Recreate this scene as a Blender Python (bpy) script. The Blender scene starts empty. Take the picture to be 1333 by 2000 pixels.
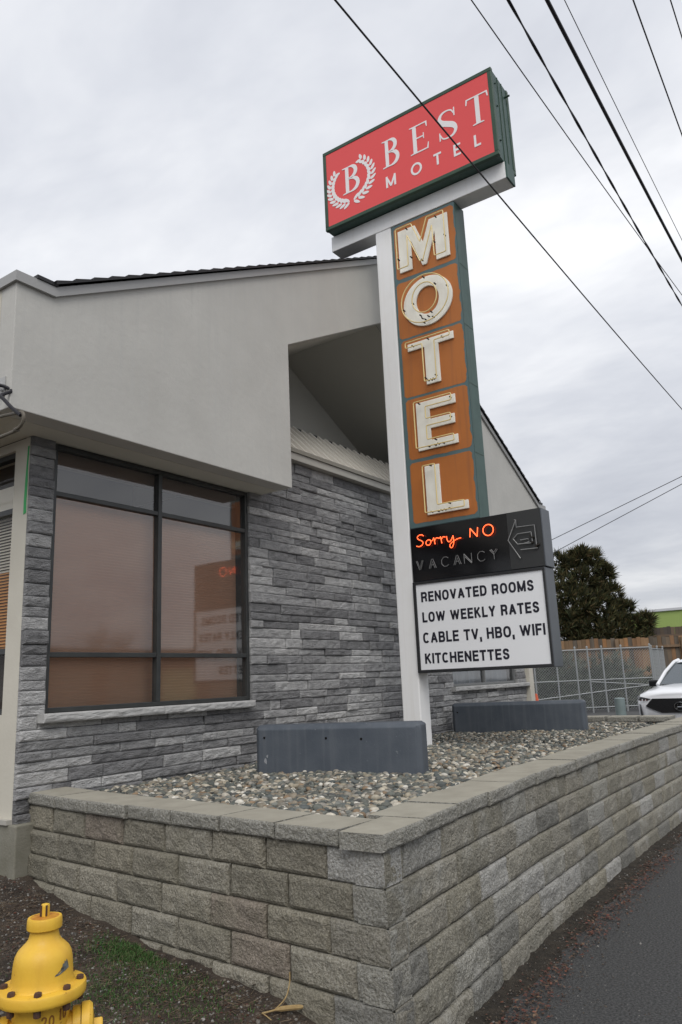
import bpy, math, random
from mathutils import Vector, Matrix, noise
R = math.radians
random.seed(7)
scene = bpy.context.scene
COL = scene.collection

# ---------------------------------------------------------------- camera
cam_d = bpy.data.cameras.new('camera')
cam = bpy.data.objects.new('camera', cam_d); COL.objects.link(cam)
cam_d.sensor_fit = 'VERTICAL'; cam_d.sensor_height = 24.0; cam_d.lens = 17.815
cam_d.clip_start = 0.05; cam_d.clip_end = 2000
def cam_rot(yaw, pit, rol):
    f = Vector((math.cos(yaw)*math.cos(pit), math.sin(yaw)*math.cos(pit), math.sin(pit)))
    r0 = Vector((math.sin(yaw), -math.cos(yaw), 0)); u0 = r0.cross(f)
    r = math.cos(rol)*r0 + math.sin(rol)*u0; u = -math.sin(rol)*r0 + math.cos(rol)*u0
    return Matrix((r, u, -f)).transposed()
cam.matrix_world = Matrix.Translation((0, 0, 1.6)) @ cam_rot(R(34.6138), R(12.5929), R(-2.45185)).to_4x4()
scene.camera = cam

# ---------------------------------------------------------------- sky
SUN_EL, SUN_AZ = R(50), R(218)          # azimuth of the sun measured from +X towards +Y
world = bpy.data.worlds.new('World'); scene.world = world; world.use_nodes = True
nt = world.node_tree; N = nt.nodes; L = nt.links; N.clear()
out = N.new('ShaderNodeOutputWorld')
sky = N.new('ShaderNodeTexSky'); sky.sky_type = 'NISHITA'; sky.sun_disc = False
sky.sun_elevation = SUN_EL; sky.sun_rotation = R(90) - SUN_AZ
bg1 = N.new('ShaderNodeBackground'); bg1.inputs[1].default_value = 0.06
L.new(sky.outputs[0], bg1.inputs[0])
tc = N.new('ShaderNodeTexCoord'); sep = N.new('ShaderNodeSeparateXYZ'); L.new(tc.outputs['Generated'], sep.inputs[0])
def wm(op, a, b=None):
    m = N.new('ShaderNodeMath'); m.operation = op
    for i, v in enumerate((a, b)):
        if v is None: continue
        if isinstance(v, (int, float)): m.inputs[i].default_value = v
        else: L.new(v, m.inputs[i])
    return m.outputs[0]
zc = wm('ADD', wm('MAXIMUM', sep.outputs[2], 0.0), 0.22)
comb = N.new('ShaderNodeCombineXYZ')
L.new(wm('DIVIDE', sep.outputs[0], zc), comb.inputs[0]); L.new(wm('DIVIDE', sep.outputs[1], zc), comb.inputs[1])
def wnoise(scale, detail, rough, dist, off):
    mp = N.new('ShaderNodeMapping'); mp.inputs['Location'].default_value = off; L.new(comb.outputs[0], mp.inputs[0])
    mp.inputs['Rotation'].default_value = (0, 0, R(35)); mp.inputs['Scale'].default_value = (1.0, 0.62, 1)
    n = N.new('ShaderNodeTexNoise'); n.inputs['Scale'].default_value = scale; n.inputs['Detail'].default_value = detail
    n.inputs['Roughness'].default_value = rough; n.inputs['Distortion'].default_value = dist
    L.new(mp.outputs[0], n.inputs[0]); return n.outputs[0]
n1 = wnoise(1.15, 6, 0.55, 0.25, (3.1, 1.7, 0)); n2 = wnoise(4.2, 5, 0.55, 0.3, (0.4, 7.2, 3))
mixv = wm('ADD', wm('MULTIPLY', n1, 0.64), wm('MULTIPLY', n2, 0.36))
ramp = N.new('ShaderNodeValToRGB'); L.new(mixv, ramp.inputs[0])
e = ramp.color_ramp.elements
e[0].position = 0.36; e[0].color = (0.47, 0.488, 0.537, 1)
e[1].position = 0.63; e[1].color = (0.785, 0.79, 0.805, 1)
for p, c in ((0.455, (0.55, 0.567, 0.61, 1)), (0.54, (0.65, 0.662, 0.692, 1))):
    q = ramp.color_ramp.elements.new(p); q.color = c
bg2 = N.new('ShaderNodeBackground'); bg2.inputs[1].default_value = 1.06
hz = N.new('ShaderNodeMapRange'); hz.inputs['From Min'].default_value = 0.0; hz.inputs['From Max'].default_value = 0.42; hz.inputs['To Min'].default_value = 0.72; hz.inputs['To Max'].default_value = 1.0
L.new(sep.outputs[2], hz.inputs['Value'])
hm = N.new('ShaderNodeMix'); hm.data_type = 'RGBA'; hm.blend_type = 'MULTIPLY'; hm.inputs[0].default_value = 1.0
L.new(ramp.outputs[0], hm.inputs[6]); L.new(hz.outputs[0], hm.inputs[7]); L.new(hm.outputs[2], bg2.inputs[0])
mx = N.new('ShaderNodeMixShader'); mx.inputs[0].default_value = 0.93
L.new(bg1.outputs[0], mx.inputs[1]); L.new(bg2.outputs[0], mx.inputs[2]); L.new(mx.outputs[0], out.inputs[0])

sun_d = bpy.data.lights.new('sun', 'SUN'); sun_d.energy = 1.3; sun_d.angle = R(40); sun_d.color = (1, 0.965, 0.91)
sun = bpy.data.objects.new('sun', sun_d); COL.objects.link(sun)
sdir = Vector((math.cos(SUN_EL)*math.cos(SUN_AZ), math.cos(SUN_EL)*math.sin(SUN_AZ), math.sin(SUN_EL)))
sun.rotation_euler = (-sdir).to_track_quat('-Z', 'Y').to_euler()
scene.view_settings.view_transform = 'Standard'; scene.view_settings.look = 'None'
scene.view_settings.exposure = 0.44; scene.view_settings.gamma = 1.0

# ---------------------------------------------------------------- materials
MATS = {}
def mat(name, col=(.5,.5,.5), rough=.6, var=None, vscale=4.0, vdet=5, vlo=.35, vhi=.7, bump=0, bscale=40, bdist=.01,
        island=None, spec=.4, metal=0, emit=None, estr=0, spots=None, sscale=60, spos=.62, coat=0, stretch=(1,1,1), ivar=0, streak=None, patch=None):
    if name in MATS: return MATS[name]
    m = bpy.data.materials.new(name); m.use_nodes = True; t = m.node_tree; n = t.nodes; l = t.links
    b = n['Principled BSDF']; b.inputs['Roughness'].default_value = rough; b.inputs['Metallic'].default_value = metal
    b.inputs['Specular IOR Level'].default_value = spec; b.inputs['Coat Weight'].default_value = coat
    b.inputs['Coat Roughness'].default_value = .04
    tcn = n.new('ShaderNodeTexCoord'); mp = n.new('ShaderNodeMapping'); mp.inputs['Scale'].default_value = stretch
    l.new(tcn.outputs['Object'], mp.inputs[0])
    def nz(scale, det=5, ro=.55):
        x = n.new('ShaderNodeTexNoise'); x.inputs['Scale'].default_value = scale; x.inputs['Detail'].default_value = det
        x.inputs['Roughness'].default_value = ro; l.new(mp.outputs[0], x.inputs[0]); return x.outputs[0]
    def rampf(f, stops, interp='LINEAR'):
        r = n.new('ShaderNodeValToRGB'); r.color_ramp.interpolation = interp
        el = r.color_ramp.elements
        while len(el) < len(stops): el.new(.5)
        for k, (p, c) in enumerate(stops): el[k].position = p; el[k].color = (*c, 1)
        l.new(f, r.inputs[0]); return r.outputs[0]
    def mixc(f, a, c, mode='MIX'):
        x = n.new('ShaderNodeMix'); x.data_type = 'RGBA'; x.blend_type = mode
        if isinstance(f, float): x.inputs[0].default_value = f
        else: l.new(f, x.inputs[0])
        for i, v in ((6, a), (7, c)):
            if isinstance(v, tuple): x.inputs[i].default_value = (*v, 1)
            else: l.new(v, x.inputs[i])
        return x.outputs[2]
    cur = col
    if island:
        g = n.new('ShaderNodeNewGeometry'); k = len(island)
        cur = rampf(g.outputs['Random Per Island'], [(i/k, c) for i, c in enumerate(island)], 'CONSTANT')
        if ivar:
            w = n.new('ShaderNodeTexWhiteNoise'); w.noise_dimensions = '1D'; l.new(g.outputs['Random Per Island'], w.inputs['W'])
            cur = mixc(1.0, cur, rampf(w.outputs[0], [(0, (1-ivar,)*3), (1, (1+ivar,)*3)]), 'MULTIPLY')
    if var:
        f = rampf(nz(vscale, vdet), [(vlo, (0,0,0)), (vhi, (1,1,1))])
        if island: cur = mixc(1.0, cur, mixc(f, (1.,1.,1.), var), 'MULTIPLY')
        else: cur = mixc(f, cur, var)
    if patch:
        pc, ps, pp, pk = patch; f = rampf(nz(ps, 6, .62), [(pp, (0,0,0)), (pp+.16, (pk,)*3)]); cur = mixc(f, cur, pc)
    if spots:
        f = rampf(nz(sscale, 3, .6), [(spos, (0,0,0)), (spos+.05, (1,1,1))])
        cur = mixc(f, cur, spots)
    if streak:
        mp2 = n.new('ShaderNodeMapping'); mp2.inputs['Scale'].default_value = (14, 14, .7); l.new(tcn.outputs['Object'], mp2.inputs[0])
        x = n.new('ShaderNodeTexNoise'); x.inputs['Scale'].default_value = 1.6; x.inputs['Detail'].default_value = 4; l.new(mp2.outputs[0], x.inputs[0])
        cur = mixc(rampf(x.outputs[0], [(.5, (0,0,0)), (.78, (.8,.8,.8))]), cur, streak)
    if isinstance(cur, tuple): b.inputs['Base Color'].default_value = (*cur, 1)
    else: l.new(cur, b.inputs['Base Color'])
    if bump:
        bp = n.new('ShaderNodeBump'); bp.inputs['Strength'].default_value = bump; bp.inputs['Distance'].default_value = bdist
        l.new(nz(bscale, 8, .6), bp.inputs['Height']); l.new(bp.outputs[0], b.inputs['Normal'])
    if emit:
        b.inputs['Emission Color'].default_value = (*emit, 1); b.inputs['Emission Strength'].default_value = estr
    MATS[name] = m; return m

def glass_mat(name, tint=(.8,.8,.8), refl=1.0, dirt=.0):
    m = bpy.data.materials.new(name); m.use_nodes = True; t = m.node_tree; n = t.nodes; l = t.links; n.clear()
    o = n.new('ShaderNodeOutputMaterial'); tr = n.new('ShaderNodeBsdfTransparent'); tr.inputs[0].default_value = (*tint, 1)
    gl = n.new('ShaderNodeBsdfGlossy'); gl.inputs['Roughness'].default_value = .045; gl.inputs[0].default_value = (.95,.95,.95,1)
    fr = n.new('ShaderNodeFresnel'); fr.inputs[0].default_value = 1.5
    mu = n.new('ShaderNodeMath'); mu.operation = 'MULTIPLY'; mu.inputs[1].default_value = refl; mu.use_clamp = True; l.new(fr.outputs[0], mu.inputs[0])
    tcn = n.new('ShaderNodeTexCoord'); nz = n.new('ShaderNodeTexNoise'); nz.inputs['Scale'].default_value = 1.4; nz.inputs['Detail'].default_value = 1
    l.new(tcn.outputs['Object'], nz.inputs[0])
    bp = n.new('ShaderNodeBump'); bp.inputs['Strength'].default_value = .12; bp.inputs['Distance'].default_value = .01
    l.new(nz.outputs[0], bp.inputs['Height']); l.new(bp.outputs[0], gl.inputs['Normal'])
    mx = n.new('ShaderNodeMixShader'); l.new(mu.outputs[0], mx.inputs[0]); l.new(tr.outputs[0], mx.inputs[1]); l.new(gl.outputs[0], mx.inputs[2])
    last = mx.outputs[0]
    if dirt:
        df = n.new('ShaderNodeBsdfDiffuse'); df.inputs[0].default_value = (.45,.43,.41,1)
        m2 = n.new('ShaderNodeMixShader'); m2.inputs[0].default_value = dirt
        l.new(last, m2.inputs[1]); l.new(df.outputs[0], m2.inputs[2]); last = m2.outputs[0]
    l.new(last, o.inputs[0]); return m

# ---------------------------------------------------------------- mesh helpers
ORG = {}
class MB:
    def __init__(s): s.v = []; s.f = []; s.sm = []
    def add(s, vs, fs, smooth=False):
        o = len(s.v); s.v += [tuple(p) for p in vs]; s.f += [tuple(i+o for i in f) for f in fs]; s.sm += [smooth]*len(fs); return s
    def box(s, x0, x1, y0, y1, z0, z1):
        return s.add([(x0,y0,z0),(x1,y0,z0),(x1,y1,z0),(x0,y1,z0),(x0,y0,z1),(x1,y0,z1),(x1,y1,z1),(x0,y1,z1)],
                     [(0,3,2,1),(4,5,6,7),(0,1,5,4),(1,2,6,5),(2,3,7,6),(3,0,4,7)])
    def obox(s, c, X, Y, Z, hx, hy, hz):
        c, X, Y, Z = Vector(c), Vector(X)*hx, Vector(Y)*hy, Vector(Z)*hz
        vs = [c+X*a+Y*b+Z*d for d in (-1,1) for a, b in ((-1,-1),(1,-1),(1,1),(-1,1))]
        return s.add(vs, [(0,3,2,1),(4,5,6,7),(0,1,5,4),(1,2,6,5),(2,3,7,6),(3,0,4,7)])
    def quad(s, a, b, c, d): return s.add([a,b,c,d], [(0,1,2,3)])
    def prism(s, pts, fn, d0, d1):
        """pts: 2D outline; fn(a, b, depth) -> 3D; caps at both depths"""
        n = len(pts); vs = [fn(a,b,d0) for a,b in pts] + [fn(a,b,d1) for a,b in pts]
        return s.add(vs, [tuple(range(n)), tuple(range(2*n-1, n-1, -1))] + [(i, i+n, (i+1)%n+n, (i+1)%n) for i in range(n)])
    def tube(s, path, r, n=8, caps=True, closed=False):
        P = [Vector(p) for p in path]; m = len(P); rs = r if isinstance(r, (list, tuple)) else [r]*m
        vs = []; ref = None
        for i, p in enumerate(P):
            if closed: t = P[(i+1)%m]-P[i-1]
            else: t = P[min(i+1,m-1)]-P[max(i-1,0)]
            t.normalize()
            if ref is None: ref = Vector((0,0,1)) if abs(t.z) < .9 else Vector((1,0,0))
            a = t.cross(ref)
            if a.length < 1e-4: a = t.orthogonal()
            a.normalize(); b = a.cross(t); ref = b
            for k in range(n):
                q = 2*math.pi*k/n; vs.append(p + a*math.cos(q)*rs[i] + b*math.sin(q)*rs[i])
        fs = [(i*n+k, i*n+(k+1)%n, (i+1)*n+(k+1)%n, (i+1)*n+k) for i in range(m-1) for k in range(n)]
        if closed: fs += [((m-1)*n+k, (m-1)*n+(k+1)%n, (k+1)%n, k) for k in range(n)]
        s.add(vs, fs, True)
        if caps and not closed:
            s.add(vs[:n], [tuple(range(n-1,-1,-1))]); s.add(vs[-n:], [tuple(range(n))])
        return s
    def lathe(s, prof, c, axis=(0,0,1), n=40, smooth=True):
        A = Vector(axis).normalized(); a = A.orthogonal().normalized(); b = A.cross(a); c = Vector(c)
        vs = []
        for r, h in prof:
            for k in range(n):
                q = 2*math.pi*k/n; vs.append(c + A*h + (a*math.cos(q)+b*math.sin(q))*r)
        m = len(prof)
        s.add(vs, [(i*n+k, i*n+(k+1)%n, (i+1)*n+(k+1)%n, (i+1)*n+k) for i in range(m-1) for k in range(n)], smooth)
        return s
    def build(s, name, m, parent=None, bevel=0, segs=2, origin=None):
        o = Vector(ORG.get(parent.name, (0,0,0))) if parent else Vector(origin or (0,0,0))
        me = bpy.data.meshes.new(name); me.from_pydata([Vector(p)-o for p in s.v], [], s.f)
        me.polygons.foreach_set('use_smooth', s.sm); me.update()
        if any(s.sm) and len(s.f) < 20000: me.set_sharp_from_angle(angle=R(38))
        ob = bpy.data.objects.new(name, me); COL.objects.link(ob)
        if m: me.materials.append(m)
        if parent: ob.parent = parent; ORG[ob.name] = tuple(o)
        else: ob.location = o; ORG[ob.name] = tuple(o)
        if bevel:
            b = ob.modifiers.new('bevel', 'BEVEL'); b.width = bevel; b.segments = segs; b.limit_method = 'ANGLE'; b.angle_limit = R(40)
        return ob
def tag(o, label=None, cat=None, group=None, kind=None):
    if label: o['label'] = label
    if cat: o['category'] = cat
    if group: o['group'] = group
    if kind: o['kind'] = kind
    return o
def thing(name, label, cat, loc, group=None):
    o = bpy.data.objects.new(name, None); COL.objects.link(o); o.location = loc; o.empty_display_size = .2
    ORG[o.name] = tuple(loc); return tag(o, label, cat, group)
def lerp(a, b, t): return a + (b-a)*t
def interp(x, xs, ys):
    if x <= xs[0]: return ys[0]
    for i in range(len(xs)-1):
        if x <= xs[i+1]: return lerp(ys[i], ys[i+1], (x-xs[i])/(xs[i+1]-xs[i]))
    return ys[-1]
def nv(x, y, z, s=1): return noise.noise(Vector((x*s, y*s, z*s)))
def smooth_path(pts, n=6, closed=False):
    P = [Vector(p) for p in pts]; m = len(P); o = []
    rng = range(m) if closed else range(m-1)
    for i in rng:
        if closed: a, b, c, d = P[i-1], P[i], P[(i+1)%m], P[(i+2)%m]
        else: a, b, c, d = P[max(i-1,0)], P[i], P[i+1], P[min(i+2,m-1)]
        for k in range(n):
            t = k/n
            o.append(.5*((2*b)+(c-a)*t+(2*a-5*b+4*c-d)*t*t+(3*b-a-3*c+d)*t**3))
    if not closed: o.append(P[-1])
    return o
def stroke(mb, pts, ws, fn, d0, d1):
    """flat pen stroke of varying width"""
    P = [Vector((a,b)) for a,b in pts]; m = len(P); l, r = [], []
    for i, p in enumerate(P):
        t = P[min(i+1,m-1)]-P[max(i-1,0)]; t.normalize(); q = Vector((-t.y, t.x))*ws[i]/2
        l.append(p+q); r.append(p-q)
    mb.prism([tuple(x) for x in l] + [tuple(x) for x in reversed(r)], fn, d0, d1)

def pen(mb, pts, w, fn, d0, d1, closed=False):
    P = [Vector(p) for p in pts]; m = len(P); V = []
    for i, p in enumerate(P):
        if closed: t = P[(i+1)%m]-P[i-1]
        else: t = P[min(i+1,m-1)]-P[max(i-1,0)]
        t.normalize(); q = Vector((-t.y,t.x))*w/2
        for a in (p+q, p-q): V += [fn(a.x,a.y,d0), fn(a.x,a.y,d1)]
    F = []
    for i in range(m if closed else m-1):
        a, b = 4*i, 4*((i+1)%m); F += [(a+1,a+3,b+3,b+1),(a,a+1,b+1,b),(a+3,a+2,b+2,b+3)]
    if not closed: F += [(0,2,3,1),(4*m-4,4*m-3,4*m-1,4*m-2)]
    mb.add(V, F)
def arc(cx, cy, rx, ry, a0, a1, n=18, e=2.5):
    o = []
    for i in range(n+1):
        a = R(lerp(a0,a1,i/n)); c, s_ = math.cos(a), math.sin(a); o.append((cx+rx*math.copysign(abs(c)**(2/e),c), cy+ry*math.copysign(abs(s_)**(2/e),s_)))
    return o
GLY = {  # width, straight strokes, diagonal strokes, curves
 'E': (.56, [[(0,0),(0,1)],[(0,1),(1,1)],[(0,.52),(.88,.52)],[(0,0),(1,0)]], [], []), 'F': (.54, [[(0,0),(0,1)],[(0,1),(1,1)],[(0,.5),(.85,.5)]], [], []),
 'L': (.53, [[(0,0),(0,1)],[(0,0),(1,0)]], [], []), 'T': (.60, [[(.5,0),(.5,1)],[(0,1),(1,1)]], [], []), 'H': (.64, [[(0,0),(0,1)],[(1,0),(1,1)],[(0,.52),(1,.52)]], [], []),
 'I': (.15, [[(.5,0),(.5,1)]], [], []), 'N': (.64, [[(0,0),(0,1)],[(1,0),(1,1)]], [[(0,1),(1,0)]], []), 'M': (.76, [[(0,0),(0,1)],[(1,0),(1,1)]], [[(0,1),(.5,0)],[(.5,0),(1,1)]], []),
 'V': (.66, [], [[(0,1.06),(.5,-.03)],[(.5,-.03),(1,1.06)]], []), 'A': (.68, [[(.22,.30),(.78,.30)]], [[(0,-.06),(.5,1.03)],[(.5,1.03),(1,-.06)]], []),
 'W': (.98, [], [[(0,1.06),(.25,-.03)],[(.25,-.03),(.5,1.0)],[(.5,1.0),(.75,-.03)],[(.75,-.03),(1,1.06)]], []), 'Y': (.66, [[(.5,0),(.5,.42)]], [[(0,1.06),(.5,.42)],[(.5,.42),(1,1.06)]], []),
 'K': (.64, [[(0,0),(0,1)]], [[(0,.36),(.92,1.06)],[(.34,.62),(1,-.06)]], []), 'O': (.68, [], [], [('c', arc(.5,.5,.5,.5,0,342,19))]),
 'C': (.64, [], [], [('o', arc(.5,.5,.5,.5,42,318))]), 'D': (.64, [[(0,0),(0,1)]], [], [('o', [(0,1),(.4,1)]+arc(.4,.5,.6,.5,85,-85,12)+[(.4,0),(0,0)])]),
 'R': (.64, [[(0,0),(0,1)],[(.0,.47),(.6,.47)]], [], [('o', [(0,1),(.6,1)]+arc(.6,.735,.36,.265,85,-85,10)+[(.6,.47)]), ('o', [(.62,.47),(.86,.38),(.92,.22),(.94,.06),(1.0,-.06)])]),
 'B': (.62, [[(0,0),(0,1)],[(0,.52),(.6,.52)]], [], [('o', [(0,1),(.58,1)]+arc(.58,.76,.36,.24,85,-85,10)+[(.58,.52)]), ('o', [(.58,.52)]+arc(.6,.26,.40,.26,85,-85,10)+[(.58,0),(0,0)])]),
 'S': (.60, [], [], [('o', [tuple(v.xy) for v in smooth_path([(.95,.74,0),(.84,.93,0),(.5,1.0,0),(.15,.93,0),(.05,.74,0),(.2,.58,0),(.5,.51,0),(.82,.43,0),(.97,.25,0),(.85,.07,0),(.5,0,0),(.14,.07,0),(.02,.28,0)], 4)])]),
 ',': (.16, [], [[(.75,.10),(.15,-.36)]], []),
 '2': (.56, [[(0,0),(1,0)]], [], [('o', [tuple(v.xy) for v in smooth_path([(.02,.72,0),(.12,.93,0),(.5,1,0),(.9,.9,0),(.95,.68,0),(.7,.42,0),(.02,.0,0)], 4)])]),
 '0': (.58, [], [], [('c', arc(.5,.5,.5,.5,0,342,19,2.2))]), '1': (.3, [[(.7,0),(.7,1)]], [[(.7,1),(0,.75)]], [])}
def letters(mb, word, a0, z0, h, kx, w, gap, fn, d0, d1):
    """sign lettering drawn with an even pen: height h, width factor kx, pen width w; returns the end of the word"""
    x = a0
    for ch in word:
        wd, st_, dg, cv = GLY[ch]; W_ = wd*h*kx; hw = w/2; k = 0
        def q(p): return (x+hw+p[0]*(W_-w), z0+hw+p[1]*(h-w))
        def ln(s_, ext):
            a, b = Vector(q(s_[0])), Vector(q(s_[1])); t = (b-a).normalized()*ext; return [a-t, b+t]
        for s_ in st_: pen(mb, ln(s_, hw), w, fn, d0, d1+k*.00008); k += 1
        for s_ in dg: pen(mb, ln(s_, hw*.25), w*(1.0 if ch in 'VYA,' else .94), fn, d0, d1+k*.00008); k += 1
        for kind, c_ in cv: pen(mb, [q(p) for p in c_], w, fn, d0, d1+k*.00008, kind == 'c'); k += 1
        x += W_ + gap
    return x - gap
def word_len(word, h, kx, gap): return sum(GLY[c][0]*h*kx for c in word) + gap*(len(word)-1)

# rough split-face block ------------------------------------------------
def rough(mb, O, S, T, Nn, L_, H, D, us, vs, amp, edge, w, seed, fscale=9.0, tl=0, tr=0, rg=.25):
    O, S, T, Nn = Vector(O), Vector(S), Vector(T), Vector(Nn); nu, nv_ = len(us), len(vs); V = []
    for v in vs:
        for u in us:
            d = min(L_-u, v, H-v) if tl else min(u, L_-u, v, H-v); k = max(0, 1-d/w)
            p = O + S*u + T*v
            h = amp*(noise.noise(p*fscale+Vector((seed,0,0))) + rg*noise.noise(p*fscale*2.7+Vector((0,seed,0))) + .5*rg*noise.noise(p*fscale*6+Vector((0,seed,0))))*(1-.6*k)
            if tl: h *= min(1, u/.05)
            V.append(p + Nn*(h - edge*k*k*(min(1, .55+u/.05) if tl else 1)))
    F = [(j*nu+i, j*nu+i+1, (j+1)*nu+i+1, (j+1)*nu+i) for j in range(nv_-1) for i in range(nu-1)]
    ring = [i for i in range(nu)] + [j*nu+nu-1 for j in range(1, nv_)] + [(nv_-1)*nu+i for i in range(nu-2, -1, -1)] + [j*nu for j in range(nv_-2, 0, -1)]
    b = len(V)
    for i in ring:
        u, v = us[i % nu], vs[i//nu]; V.append(O + S*lerp(tl, L_-tr, u/L_) + T*v - Nn*D)
    m = len(ring)
    F += [(ring[k], b+k, b+(k+1)%m, ring[(k+1)%m]) for k in range(m)]
    F += [tuple(range(b+m-1, b-1, -1))]
    mb.add(V, F)
def cuts(L_, w, n): return [0, w*.35, w] + [w+(L_-2*w)*i/n for i in range(1, n)] + [L_-w, L_-w*.35, L_]

# ---------------------------------------------------------------- shared materials
M_asphalt = mat('asphalt', (.062,.063,.064), .85, var=(.165,.165,.163), vscale=75, vdet=8, vlo=.38, vhi=.66, bump=1.0, bscale=110, bdist=.05, spots=(.36,.35,.32), sscale=105, spos=.675)
M_lot = mat('lot_asphalt', (.055,.056,.058), .9, var=(.085,.085,.085), vscale=.5, bump=.5, bscale=80)
M_dirt = mat('dirt', (.036,.027,.020), .95, var=(.098,.073,.054), vscale=5.5, vdet=9, bump=1.0, bscale=70, bdist=.03, spots=(.19,.17,.14), sscale=55, spos=.70)
M_soil = mat('planter_soil', (.06,.055,.05), .95, bump=.6)
M_stucco = mat('stucco_grey', (.47,.46,.43), .85, var=(.57,.56,.525), vscale=1.1, vdet=8, vlo=.3, vhi=.75, bump=.3, bscale=16, bdist=.010, streak=(.49,.485,.46))
M_cream = mat('stucco_cream', (.56,.53,.455), .82, var=(.62,.59,.51), vscale=2, bump=.25, bscale=40, bdist=.008)
M_soffit = mat('soffit_paint', (.58,.555,.485), .85, var=(.62,.595,.525), vscale=1.2)
M_ceiling = mat('ceiling_paint', (.55,.53,.475), .9, var=(.59,.57,.515), vscale=.8)
M_conc = mat('concrete_base', (.17,.162,.125), .9, var=(.25,.24,.20), vscale=5, bump=.4, bscale=60)
M_bronze = mat('window_frame_dark', (.026,.028,.028), .4, var=(.04,.043,.042), vscale=6, spec=.5)
M_alu = mat('window_frame_grey', (.16,.165,.165), .45, spec=.5)
M_trim = mat('trim_beige', (.40,.385,.345), .6, var=(.44,.42,.38), vscale=3)
M_roof = mat('roof_metal_dark', (.016,.016,.017), .5, spec=.4)
M_flash = mat('roof_flashing', (.36,.36,.355), .5)
M_rib = mat('porch_roof_metal', (.55,.52,.465), .5, var=(.60,.57,.51), vscale=1.5)
M_stone = mat('ledge_stone', (.3,.3,.31), .9, island=[(.26,.259,.263),(.42,.418,.419),(.33,.329,.332),(.54,.537,.532),(.285,.284,.288),(.47,.468,.467),(.375,.374,.376),(.60,.596,.588)],
              ivar=.10, var=(.60,.60,.605), vscale=11, vlo=.3, vhi=.7, bump=1.0, bscale=40, bdist=.03, stretch=(1,1,2.4))
M_sill = mat('sill_stone', (.37,.367,.36), .9, var=(.46,.46,.45), vscale=9, bump=.7, bscale=40, bdist=.01)
BLK = [(0.338,0.312,0.251),(0.383,0.357,0.297),(0.300,0.281,0.231),(0.360,0.335,0.276),(0.323,0.301,0.248),(0.413,0.389,0.330),(0.345,0.320,0.261),(0.352,0.304,0.255)]
M_block = mat('split_face_block', (.2,.2,.17), .95, island=BLK, ivar=.08, var=(.60,.59,.55), vscale=85, vdet=6, vlo=.36, vhi=.62, bump=1.0, bscale=72, bdist=.028, patch=((.22,.205,.155), 3.2, .52, .55), spots=(.40,.38,.32), sscale=130, spos=.66)
BLR = [(.36,0.342,0.294),(.43,0.423,0.396),(.315,0.299,0.251),(.47,0.463,0.444),(.335,0.314,0.257),(.40,0.390,0.353),(.27,0.265,0.244),(.375,0.354,0.303),(.345,0.326,0.273)]
M_blockr = mat('split_face_block_street', (.2,.2,.17), .95, island=BLR, ivar=.09, var=(.60,.59,.55), vscale=85, vdet=6, vlo=.36, vhi=.62, bump=1.0, bscale=72, bdist=.028, patch=((.50,.49,.455), 4.0, .54, .5), spots=(.44,.43,.39), sscale=130, spos=.66)
M_cap = mat('cap_concrete', (.30,.28,.228), .92, var=(.62,.61,.57), vscale=75, vdet=7, vlo=.36, vhi=.62, bump=1.0, bscale=60, bdist=.014, patch=((.19,.178,.14), 2.5, .55, .5), ivar=.12, island=[(.31,.29,.235),(.285,.266,.212),(.34,.32,.262),(.295,.277,.222)])
M_barrier = mat('barrier_paint', (.062,.075,.094), .65, var=(.092,.106,.126), vscale=3.5, vdet=9, bump=.3, bscale=60, bdist=.005, streak=(.105,.118,.135), spots=(.15,.165,.18), sscale=22, spos=.70)
M_white = mat('sign_white_paint', (.84,.84,.84), .5, var=(.80,.795,.78), vscale=3, vlo=.5, vhi=.8, bump=.08, bscale=20, streak=(.78,.77,.75))
M_green = mat('sign_green', (.045,.092,.078), .5, var=(.062,.115,.10), vscale=5, streak=(.035,.062,.055))
M_dkgreen = mat('cabinet_green', (.026,.062,.038), .45, var=(.038,.08,.05), vscale=5)
M_teal = mat('panel_teal', (.085,.145,.155), .55, var=(.11,.16,.165), vscale=6, streak=(.10,.15,.15))
M_orange = mat('panel_orange', (.46,.155,.034), .55, var=(.40,.132,.032), vscale=2.5, streak=(.33,.12,.04), spots=(.22,.085,.03), sscale=16, spos=.72)
M_red = mat('sign_red_acrylic', (.80,.082,.082), .38, spec=.4, coat=.0, var=(.76,.082,.082), vscale=.9)
M_letter = mat('channel_letter_cream', (.88,.87,.80), .5, var=(.82,.80,.72), vscale=9, streak=(.78,.74,.64), spots=(.30,.17,.07), sscale=14, spos=.74)
M_tube = mat('unlit_neon_tube', (.78,.62,.28), .25, spec=.6)
M_tubeclip = mat('tube_support', (.02,.016,.012), .6)
M_signw = mat('sign_white_vinyl', (.84,.82,.82), .4)
M_black = mat('cabinet_black', (.018,.019,.021), .35, var=(.028,.029,.031), vscale=6, spec=.45)
M_slate = mat('cabinet_slate', (.075,.085,.10), .42, var=(.095,.105,.12), vscale=4, spec=.45)
M_glossblk = mat('neon_backing_black', (.006,.006,.007), .12, spec=.5)
M_panelgrey = mat('neon_backing_grey', (.034,.035,.035), .35)
M_neon = mat('neon_red_lit', (.9,.1,.03), .3, emit=(1,.075,.018), estr=4.6)
M_neoncore = mat('neon_core_lit', (.9,.3,.1), .3, emit=(1,.075,.018), estr=2.0)
M_dead = mat('neon_grey_unlit', (.24,.24,.24), .3, spec=.6)
M_rb = mat('readerboard_face', (.82,.83,.85), .3, spec=.5, coat=.15)
M_txt = mat('readerboard_letters', (.012,.012,.022), .4)
M_wire = mat('cable_black', (.012,.011,.016), .55)

def right_pt_(x): return interp(x, [2.9, 3.5, 5, 7, 10, 12], [1.92, 1.955, 2.05, 2.10, 2.10, 2.10])
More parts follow.
